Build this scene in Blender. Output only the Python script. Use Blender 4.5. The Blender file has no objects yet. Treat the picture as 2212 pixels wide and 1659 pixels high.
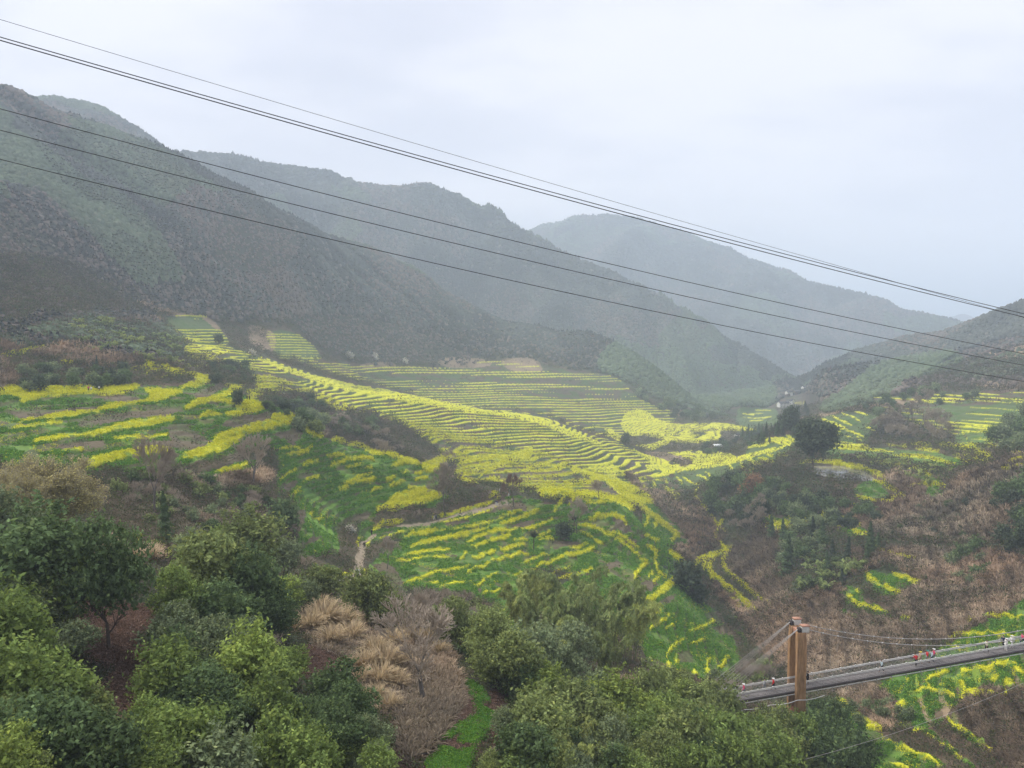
import bpy, math, random
import numpy as np
from mathutils import Vector, Matrix
SC = bpy.context.scene
COL = SC.collection
#<CAM
# all positions in metres, camera at the origin looking along +Y over the valley
FPX, CX, CY, W0, H0 = 1671.0, 1106.0, 829.5, 2212.0, 1659.0
PITCH = math.radians(-3.07)
CP, SP = math.cos(PITCH), math.sin(PITCH)
#CAM>
cam = bpy.data.cameras.new('camera')
cam.sensor_width = 36.0
cam.lens = 36.0*FPX/W0
cam.clip_start = 0.5
cam.clip_end = 40000
camo = bpy.data.objects.new('camera', cam)
COL.objects.link(camo)
camo.rotation_euler = (math.pi/2+PITCH, 0, 0)
SC.camera = camo
SUN_EL, SUN_AZ = math.radians(48), math.radians(-60)   # azimuth from +Y, clockwise
SC.view_settings.view_transform = 'Standard'
SC.view_settings.look = 'None'
SC.view_settings.exposure = 1.56
SC.view_settings.gamma = 1.0
SC.cycles.max_bounces = 6
SC.cycles.diffuse_bounces = 2
SC.cycles.glossy_bounces = 1
SC.cycles.transmission_bounces = 2
SC.cycles.transparent_max_bounces = 8
SC.cycles.volume_bounces = 3
SC.cycles.use_adaptive_sampling = True
SC.cycles.adaptive_threshold = 0.02
SC.cycles.use_denoising = True
SC.cycles.caustics_reflective = False
SC.cycles.caustics_refractive = False

def N(nt, typ, **kw):
    n = nt.nodes.new(typ)
    for k, v in kw.items():
        if k in n.inputs: n.inputs[k].default_value = v
        else: setattr(n, k, v)
    return n

def make_world():
    w = bpy.data.worlds.new("World")
    SC.world = w
    w.use_nodes = True
    nt = w.node_tree
    nt.nodes.clear()
    L = nt.links.new
    out = N(nt, 'ShaderNodeOutputWorld')
    bg = N(nt, 'ShaderNodeBackground')
    bg.inputs['Strength'].default_value = 0.1
    sky = N(nt, 'ShaderNodeTexSky')
    sky.sky_type = 'NISHITA'
    sky.sun_disc = False
    sky.sun_elevation = SUN_EL
    sky.sun_rotation = SUN_AZ
    tc = N(nt, 'ShaderNodeTexCoord')
    sep = N(nt, 'ShaderNodeSeparateXYZ')
    L(tc.outputs['Generated'], sep.inputs[0])
    # flat cloud deck: direction divided by its height above the horizon
    zz = N(nt, 'ShaderNodeMath', operation='ADD'); zz.inputs[1].default_value = 0.22
    L(sep.outputs['Z'], zz.inputs[0])
    mx = N(nt, 'ShaderNodeMath', operation='MAXIMUM'); mx.inputs[1].default_value = 0.08
    L(zz.outputs[0], mx.inputs[0])
    dv = N(nt, 'ShaderNodeVectorMath', operation='DIVIDE')
    L(tc.outputs['Generated'], dv.inputs[0])
    cmb = N(nt, 'ShaderNodeCombineXYZ')
    for i in range(3): L(mx.outputs[0], cmb.inputs[i])
    L(cmb.outputs[0], dv.inputs[1])
    mp = N(nt, 'ShaderNodeMapping'); mp.inputs['Scale'].default_value = (0.55, 0.9, 0.0)
    mp.inputs['Location'].default_value = (0.6, 0.35, 0)
    L(dv.outputs[0], mp.inputs[0])
    n1 = N(nt, 'ShaderNodeTexNoise', Scale=1.7, Detail=7.0, Roughness=0.55)
    L(mp.outputs[0], n1.inputs['Vector'])
    cr = N(nt, 'ShaderNodeValToRGB')
    cr.color_ramp.interpolation = 'EASE'
    e = cr.color_ramp.elements
    e[0].position = 0.38; e[0].color = (2.80, 2.82, 3.15, 1)
    e[1].position = 0.60; e[1].color = (3.62, 3.54, 3.72, 1)
    L(n1.outputs['Fac'], cr.inputs[0])
    # slightly greyer bank near the horizon
    mr = N(nt, 'ShaderNodeMapRange'); mr.inputs['From Min'].default_value = 0.0; mr.inputs['From Max'].default_value = 0.30
    L(sep.outputs['Z'], mr.inputs['Value'])
    m1 = N(nt, 'ShaderNodeMix', data_type='RGBA')
    m1.inputs[6].default_value = (3.6, 3.56, 3.9, 1)
    L(mr.outputs[0], m1.inputs[0]); L(cr.outputs[0], m1.inputs[7])
    m2 = N(nt, 'ShaderNodeMix', data_type='RGBA'); m2.inputs[0].default_value = 0.93
    L(sky.outputs[0], m2.inputs[6]); L(m1.outputs[2], m2.inputs[7])
    L(m2.outputs[2], bg.inputs[0])
    L(bg.outputs[0], out.inputs[0])
make_world()
sl = bpy.data.lights.new('sun', 'SUN')
sl.energy = 1.5
sl.angle = math.radians(25)
sl.color = (1.0, 0.93, 0.82)
so = bpy.data.objects.new('sun', sl)
COL.objects.link(so)
sd = Vector((math.sin(SUN_AZ)*math.cos(SUN_EL), math.cos(SUN_AZ)*math.cos(SUN_EL), math.sin(SUN_EL)))
so.rotation_euler = sd.to_track_quat('Z', 'Y').to_euler()

#<TERRAIN
RNG = np.random.default_rng(7)
def ray(px, py):
    """direction (x, y, z) of a point seen at px, py of the 2212-wide photograph"""
    a = (np.asarray(px, float)-CX)/FPX; b = -(np.asarray(py, float)-CY)/FPX
    return a, CP - b*SP, SP + b*CP
def at(px, py, r):
    x, y, z = ray(px, py); h = np.hypot(x, y)
    return x/h*r, y/h*r, z/h*r
def project(x, y, z):
    f = y*CP + z*SP; u = -y*SP + z*CP
    f = np.where(f > 1e-3, f, 1e-3)
    return CX + FPX*x/f, CY - FPX*u/f

def _h(ix, iy, s):
    n = (ix.astype(np.int64)*374761393 + iy.astype(np.int64)*668265263 + s*1274126177) & 0xffffffff
    n = ((n ^ (n >> 13))*1274126177) & 0xffffffff
    n = ((n ^ (n >> 16))*2246822519) & 0xffffffff
    return ((n ^ (n >> 15)) & 0xffffff)/float(0xffffff)
def vnoise(x, y, s=0):
    ix = np.floor(x); iy = np.floor(y); fx = x-ix; fy = y-iy
    fx = fx*fx*fx*(fx*(fx*6-15)+10); fy = fy*fy*fy*(fy*(fy*6-15)+10)
    a = _h(ix, iy, s); b = _h(ix+1, iy, s); c = _h(ix, iy+1, s); d = _h(ix+1, iy+1, s)
    return (a*(1-fx)+b*fx)*(1-fy) + (c*(1-fx)+d*fx)*fy
def fbm(x, y, octv=4, s=0, gain=.5):
    t = 0; a = 1; n = 0
    for i in range(octv):
        t = t + a*vnoise(x, y, s+i*17); n += a; a *= gain
        x, y = x*1.6+y*1.2+3.1, y*1.6-x*1.2+7.7
    return t/n
def sstep(a, b, x):
    t = np.clip((x-a)/(b-a), 0, 1); return t*t*(3-2*t)

# ground control points: seen at (px, py), at r metres
G = [
 # left side, near to far
 (-250,1659,38),(-250,1100,105),(-250,860,250),(-250,640,430),(-250,430,600),
 (0,1659,42),(0,1400,58),(0,1180,95),(0,1010,150),(0,905,215),(0,842,262),(0,800,300),(0,700,380),(0,600,480),(0,470,600),
 (250,1659,44),(250,1480,58),(215,1300,76),(250,1170,110),(250,1010,165),(250,905,225),(280,838,285),(260,790,340),(250,730,430),(240,640,560),(230,560,680),
 (500,1659,47),(500,1450,62),(480,1250,100),(450,1160,130),(520,1010,185),(520,925,232),(530,868,290),(420,815,350),(380,790,385),(400,735,520),(395,688,620),(380,650,690),
 (640,903,262),(640,940,300),(640,915,345),(620,865,400),(600,800,520),(600,740,680),(620,700,760),
 (700,1350,85),(650,1200,150),(650,1100,195),(660,1010,230),(665,936,270),(700,960,330),(730,905,400),(720,850,520),(760,800,700),(700,775,760),
 (800,1240,158),(787,1175,195),(800,1140,212),(900,1110,222),(800,1050,238),(870,990,262),(960,1020,262),(830,1030,310),(900,1045,300),(840,955,360),(850,915,445),(860,850,560),(850,890,640),(830,835,760),(830,790,860),
 (850,1500,65),(900,1450,72),(900,1659,50),(980,1659,50),(1000,1480,70),(1000,1550,60),(1085,1590,57),(1060,1500,70),(1000,1300,140),(1000,1200,185),(1000,1100,235),(1090,1065,252),(1060,1100,310),(980,1000,395),(1000,950,470),(1000,880,565),(1000,895,690),(1020,855,790),(1000,800,900),
 (1200,1659,62),(1250,1440,106),(1250,1340,145),(1250,1250,190),(1250,1160,228),(1240,1065,262),(1230,1080,310),(1200,1000,445),(1200,950,525),(1180,905,615),(1200,890,760),(1200,845,880),(1200,795,980),
 (1400,1659,70),(1380,1440,125),(1350,1330,160),(1400,1250,205),(1420,1180,250),(1400,1120,295),(1350,1075,330),(1380,1060,420),(1350,1010,520),(1350,960,640),(1350,900,860),(1380,850,960),
 (1500,1659,78),(1500,1450,142),(1500,1330,190),(1480,1200,327),(1440,1110,430),(1420,1060,500),(1450,1010,590),(1500,960,720),(1540,930,850),(1500,900,980),
 (1600,1659,92),(1620,1530,110),(1600,1480,160),(1620,1430,195),(1640,1390,215),(1600,1320,250),(1550,1230,300),(1560,1140,350),(1530,1060,420),(1600,1010,480),(1640,960,600),(1690,925,760),(1720,890,960),(1700,868,1180),
 (1730,1659,104),(1730,1600,113),(1720,1400,190),(1700,1300,225),(1690,1200,270),(1650,1100,330),(1700,1010,390),(1760,980,425),(1708,917,550),(1760,910,620),(1850,870,640),(1800,860,800),
 (1820,1025,372),(1820,1005,392),(1900,1025,365),(1900,1100,300),(1900,985,430),(1900,950,500),(1950,880,620),(1950,850,680),(1900,1200,245),(1900,1300,200),(1900,1400,175),(1900,1500,150),(1950,1560,137),(2000,1659,122),
 (2100,1659,117),(2100,1500,142),(2100,1400,162),(2100,1300,190),(2100,1200,228),(2100,1100,270),(2100,1000,330),(2100,955,440),(2100,880,560),(2100,835,660),(2000,850,650),(2050,800,760),
 (2212,1659,112),(2212,1500,138),(2212,1400,155),(2212,1250,200),(2212,1100,245),(2212,1000,290),(2212,940,420),(2212,830,620),(2212,760,760),
 (2500,1659,105),(2500,1300,165),(2500,1000,270),(2500,830,520),(2500,720,720),
]
FAR = [(-250,25),(250,25),(700,25),(1106,25),(1500,25),(1900,25),(2400,25)]
def build_base():
    P = []; T = []
    for px, py, r in G:
        x, y, z = at(px, py, r); P.append((math.atan2(x, y), math.log(r))); T.append(z/r)
    for px, r in FAR:
        x, y, z = at(px, 900, r); P.append((math.atan2(x, y), math.log(r))); T.append(-.78)
        x, y, z = at(px, 900, 6.); P.append((math.atan2(x, y), math.log(6.))); T.append(-.98)
    P = np.array(P); T = np.array(T)
    S = np.array([3.3, 2.6]); Q = P*S
    def phi(d2): return np.where(d2 > 0, .5*d2*np.log(np.maximum(d2, 1e-12)), 0)
    n = len(Q)
    A = np.zeros((n+3, n+3)); d2 = ((Q[:, None]-Q[None])**2).sum(-1)
    A[:n, :n] = phi(d2) + np.eye(n)*1e-3
    A[:n, n] = 1; A[:n, n+1:] = Q; A[n, :n] = 1; A[n+1:, :n] = Q.T
    b = np.zeros(n+3); b[:n] = T
    w = np.linalg.solve(A, b)
    def ev(az, lr):
        q0 = az.ravel()*S[0]; q1 = lr.ravel()*S[1]
        out = w[n] + w[n+1]*q0 + w[n+2]*q1
        for i in range(n):
            out += w[i]*phi((q0-Q[i, 0])**2 + (q1-Q[i, 1])**2)
        return out.reshape(az.shape)
    return ev

# ridges of the mountains: (px, py, r) along the crest; slope; gully depth
RIDGES = [
 ([(-700,-150,950),(-300,40,950),(0,193,950),(80,236,960),(200,275,990),(345,328,1040),(430,376,1070),(560,446,1100),(640,494,1120),(760,528,1140),(830,596,1150),(930,645,1160),(1040,694,1170),(1130,725,1190),(1300,790,1200),(1400,832,1200),(1480,880,1200)], .56, 95, 1.0),
 ([(-300,260,1650),(75,222,1600),(130,214,1600),(190,226,1600),(222,255,1600),(270,285,1620),(345,328,1650),(420,400,1650)], .6, 60, 1.0),
 ([(200,400,1900),(375,332,1900),(440,334,1900),(510,340,1930),(560,356,1950),(620,362,1980),(700,370,2000),(770,400,2000),(860,408,2000),(920,400,1980),(980,420,1950),(1060,470,1900),(1120,506,1880),(1200,546,1830),(1300,582,1780),(1400,634,1730),(1500,684,1680),(1600,756,1620),(1680,805,1580),(1700,850,1500)], .80, 140, 1.0),
 ([(900,620,3200),(1060,560,3300),(1130,508,3300),(1180,485,3300),(1220,480,3250),(1250,468,3200),(1310,464,3200),(1370,470,3200),(1450,494,3150),(1560,534,3100),(1650,579,3000),(1740,609,2900),(1850,634,2800),(1920,664,2750),(1990,678,2700),(2040,688,2650),(2062,705,2600),(2150,740,2500),(2300,760,2400)], .62, 150, 1.2),
 ([(2600,540,1200),(2400,610,1250),(2212,668,1300),(2150,686,1350),(2080,712,1400),(2000,724,1400),(1900,764,1380),(1830,802,1350),(1790,835,1320)], .45, 40, .8),
 ([(1700,700,6500),(1920,672,6500),(1980,668,6500),(2030,690,6500),(2080,678,6000),(2120,688,6000),(2300,700,6000)], .4, 60, 1.),
 ([(1900,800,1050),(2000,790,1000),(2100,760,960),(2212,755,900),(2400,700,850)], .3, 20, .5),
]
def tent(x, y, pts, slope, gul, k):
    best = np.full(x.shape, -1e9); bd = np.zeros(x.shape)
    P = [at(*p) for p in pts]
    for a, b in zip(P[:-1], P[1:]):
        dx, dy = b[0]-a[0], b[1]-a[1]; L2 = dx*dx+dy*dy
        t = np.clip(((x-a[0])*dx+(y-a[1])*dy)/L2, 0, 1)
        d = np.hypot(x-a[0]-t*dx, y-a[1]-t*dy)
        z = a[2]+t*(b[2]-a[2]) - slope*(np.sqrt(d*d+30**2)-30)
        m = z > best
        best = np.where(m, z, best); bd = np.where(m, d, bd)
    ux, uy = P[-1][0]-P[0][0], P[-1][1]-P[0][1]; n_ = math.hypot(ux, uy); ux /= n_; uy /= n_
    u = x*ux + y*uy; v = -x*uy + y*ux
    u = u + .25*v + 120*(fbm(x/350, y/350, 2, 5)-.5)
    g = 1-np.abs(fbm(u/(300*k), v/(1100*k), 2, 31)-.5)*2.6
    g2 = fbm(u/(110*k), v/(300*k), 3, 77)-.5
    return best + np.minimum((g-.62)*gul*1.1*sstep(0, 300*k, bd) + g2*gul*.7*sstep(0, 120*k, bd), .25*slope*bd)

# polar grid around the camera, finer inside the view
AZ = np.concatenate([np.linspace(-62, -36, 50, endpoint=False), np.arange(-36, 36, 0.058), np.linspace(36, 62, 50)])
AZ = np.radians(AZ)
LR = np.concatenate([np.arange(math.log(6.), math.log(38.), .03), np.arange(math.log(38.), math.log(1250.), .0034), np.arange(math.log(1250.), math.log(3500.), .008), np.arange(math.log(3500.), math.log(16000.), .03)])
A2, L2_ = np.meshgrid(AZ, LR, indexing='ij')
R2 = np.exp(L2_)
X = R2*np.sin(A2); Y = R2*np.cos(A2)
_ev = build_base()
# evaluate the smooth base on a coarser grid, then interpolate
ac = np.linspace(AZ[0], AZ[-1], 420); lc = np.linspace(LR[0], math.log(2200.), 1100)
Bc = _ev(*np.meshgrid(ac, lc, indexing='ij'))
def bil(F, a0, a1, l0, l1, a, l):
    u = np.clip((a-a0)/(a1-a0)*(F.shape[0]-1), 0, F.shape[0]-1.001); v = np.clip((l-l0)/(l1-l0)*(F.shape[1]-1), 0, F.shape[1]-1.001)
    i = u.astype(int); j = v.astype(int); u = u-i; v = v-j
    return (F[i, j]*(1-u)+F[i+1, j]*u)*(1-v) + (F[i, j+1]*(1-u)+F[i+1, j+1]*u)*v
TB = bil(Bc, ac[0], ac[-1], lc[0], lc[-1], A2, np.minimum(L2_, lc[-1]))
VALLEY = -98.0
ZB = TB*R2
deg = np.degrees(A2)
_fp = [-400,0,250,500,700,860,1000,1200,1350,1480,1600,1700,1780,1850,2000,2212,2600]
FOOT = np.interp(deg, [math.degrees(math.atan2(p-CX, FPX)) for p in _fp], [470,500,600,690,800,880,920,990,970,985,1010,1230,900,720,690,790,900])
RF = FOOT*1.04
k = sstep(1.0, 1.35, R2/RF)
ZB = ZB*(1-k) + VALLEY*k
ZB = np.maximum(ZB, VALLEY-2)
# undulation
amp = np.clip(R2*.009, 0, 4.5)*(1-.62*sstep(420, 650, R2))*sstep(60, 200, R2)
ZB = ZB + amp*(fbm(X/70, Y/70, 4, 3)-.5) + np.clip(R2*.003, 0, .7)*(fbm(X/22, Y/22, 3, 13)-.5)*sstep(100, 350, R2)
ZT = np.full(X.shape, -1e9)
for pts, sl_, gul, kk in RIDGES:
    ZT = np.maximum(ZT, tent(X, Y, pts, sl_, gul, kk))
# the slopes rise from the foot line, never above this ramp
_zf = np.array([np.interp(FOOT[i, 0], R2[i], ZB[i]) for i in range(len(AZ))])
_kw = np.hanning(31); _kw /= _kw.sum(); _zf = np.convolve(np.pad(_zf, 15, mode='edge'), _kw, 'valid')[:, None]
CAP = _zf + np.where(R2 > FOOT, .66*(R2-FOOT), 1.1*(R2-FOOT)) + 30*(fbm(X/170, Y/170, 3, 711)-.5)*sstep(0, 120, R2-FOOT) + (90*(fbm(A2/.075+L2_*1.2, L2_/.45, 3, 713)-.5)+46*(.5-np.abs(fbm(A2/.045+L2_*1.5, L2_/.35, 2, 717)-.5)*2))*sstep(20, 260, R2-FOOT)
_hb = np.clip(.5+.5*(CAP-ZT)/40., 0, 1); ZT = CAP*(1-_hb)+ZT*_hb - 40.*_hb*(1-_hb)
d_ = ZT-ZB; kk_ = 8.0
MT = sstep(-kk_, kk_, d_)            # 1 on mountain
Z = np.where(np.abs(d_) < kk_, np.maximum(ZB, ZT) + (kk_-np.abs(d_))**2/(4*kk_), np.maximum(ZB, ZT))
ZS = Z.copy()
def first_hit(Zf):
    T = Zf/R2
    cm = np.maximum.accumulate(T, axis=1)
    return T, cm
def img_of(X, Y, Z):
    return project(X, Y, Z)
#TERRAIN>

#<COVER
# ---- land cover, traced as patches and rows on the ground (crop frames of the photograph) ----
FR = {'F': (0, 0, 1), '1': (0, 594, .2767), '2': (540, 702, .2767), '3': (1080, 702, .2767), '4': (1620, 702, .2767),
      '5': (0, 972, .2767), '6': (540, 1080, .2767), '7': (1080, 1080, .2767), '8': (1566, 1188, .292)}
HH, WW = 1700, 2252   # 20 px margin all round
def smooth_line(P, closed, n=6):
    P = np.array(P, float)
    if len(P) < 3: return P
    if closed: Q = np.vstack([P[-1], P, P[0], P[1]])
    else: Q = np.vstack([2*P[0]-P[1], P, 2*P[-1]-P[-2]])
    out = []
    for i in range(1, len(Q)-2):
        for t in np.arange(n)/n:
            out.append(.5*((2*Q[i]) + (-Q[i-1]+Q[i+1])*t + (2*Q[i-1]-5*Q[i]+4*Q[i+1]-Q[i+2])*t*t + (-Q[i-1]+3*Q[i]-3*Q[i+1]+Q[i+2])*t**3))
    if not closed: out.append(Q[-2])
    return np.array(out)
def fill(img, P, val=1.):
    x0, x1 = int(max(P[:, 0].min(), 0)), int(min(P[:, 0].max()+2, WW)); y0, y1 = int(max(P[:, 1].min(), 0)), int(min(P[:, 1].max()+2, HH))
    if x1 <= x0 or y1 <= y0: return
    yy, xx = np.mgrid[y0:y1, x0:x1]; yy = yy+.5; xx = xx+.5
    ins = np.zeros(xx.shape, bool)
    for (ax, ay), (bx, by) in zip(P, np.roll(P, -1, 0)):
        if ay == by: continue
        c = (ay > yy) != (by > yy)
        ins ^= c & (xx < (bx-ax)*(yy-ay)/(by-ay)+ax)
    sub = img[y0:y1, x0:x1]; sub[ins] = val
def stroke(img, P, w, val=1.):
    h = w/2
    for i in range(len(P)-1):
        (ax, ay), (bx, by) = P[i], P[i+1]
        x0, x1 = int(max(min(ax, bx)-h-1, 0)), int(min(max(ax, bx)+h+2, WW)); y0, y1 = int(max(min(ay, by)-h-1, 0)), int(min(max(ay, by)+h+2, HH))
        if x1 <= x0 or y1 <= y0: continue
        yy, xx = np.mgrid[y0:y1, x0:x1]; yy = yy+.5; xx = xx+.5
        dx, dy = bx-ax, by-ay; t = np.clip(((xx-ax)*dx+(yy-ay)*dy)/max(dx*dx+dy*dy, 1e-6), 0, 1)
        u = (i+t)/(len(P)-1); hw = h*np.clip(1.15-1.1*np.abs(u-.5)**3*6, .35, 1)
        m = np.hypot(xx-ax-t*dx, yy-ay-t*dy) < hw
        sub = img[y0:y1, x0:x1]; sub[m] = val
def layer(data, wscale=1.):
    img = np.zeros((HH, WW), np.float32)
    for line in data.strip().split('\n'):
        line = line.strip()
        if not line: continue
        fr, w, rest = line.split(' ', 2)
        c = np.array([float(v) for v in rest.replace(',', ' ').split()]).reshape(-1, 2)
        ox, oy, s = FR[fr]; c = c*s + (ox+20, oy+20)
        if w == '0': fill(img, smooth_line(c, True) if len(c) > 3 else c)
        else: stroke(img, smooth_line(c, False), float(w)*s*wscale)
    return img
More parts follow.
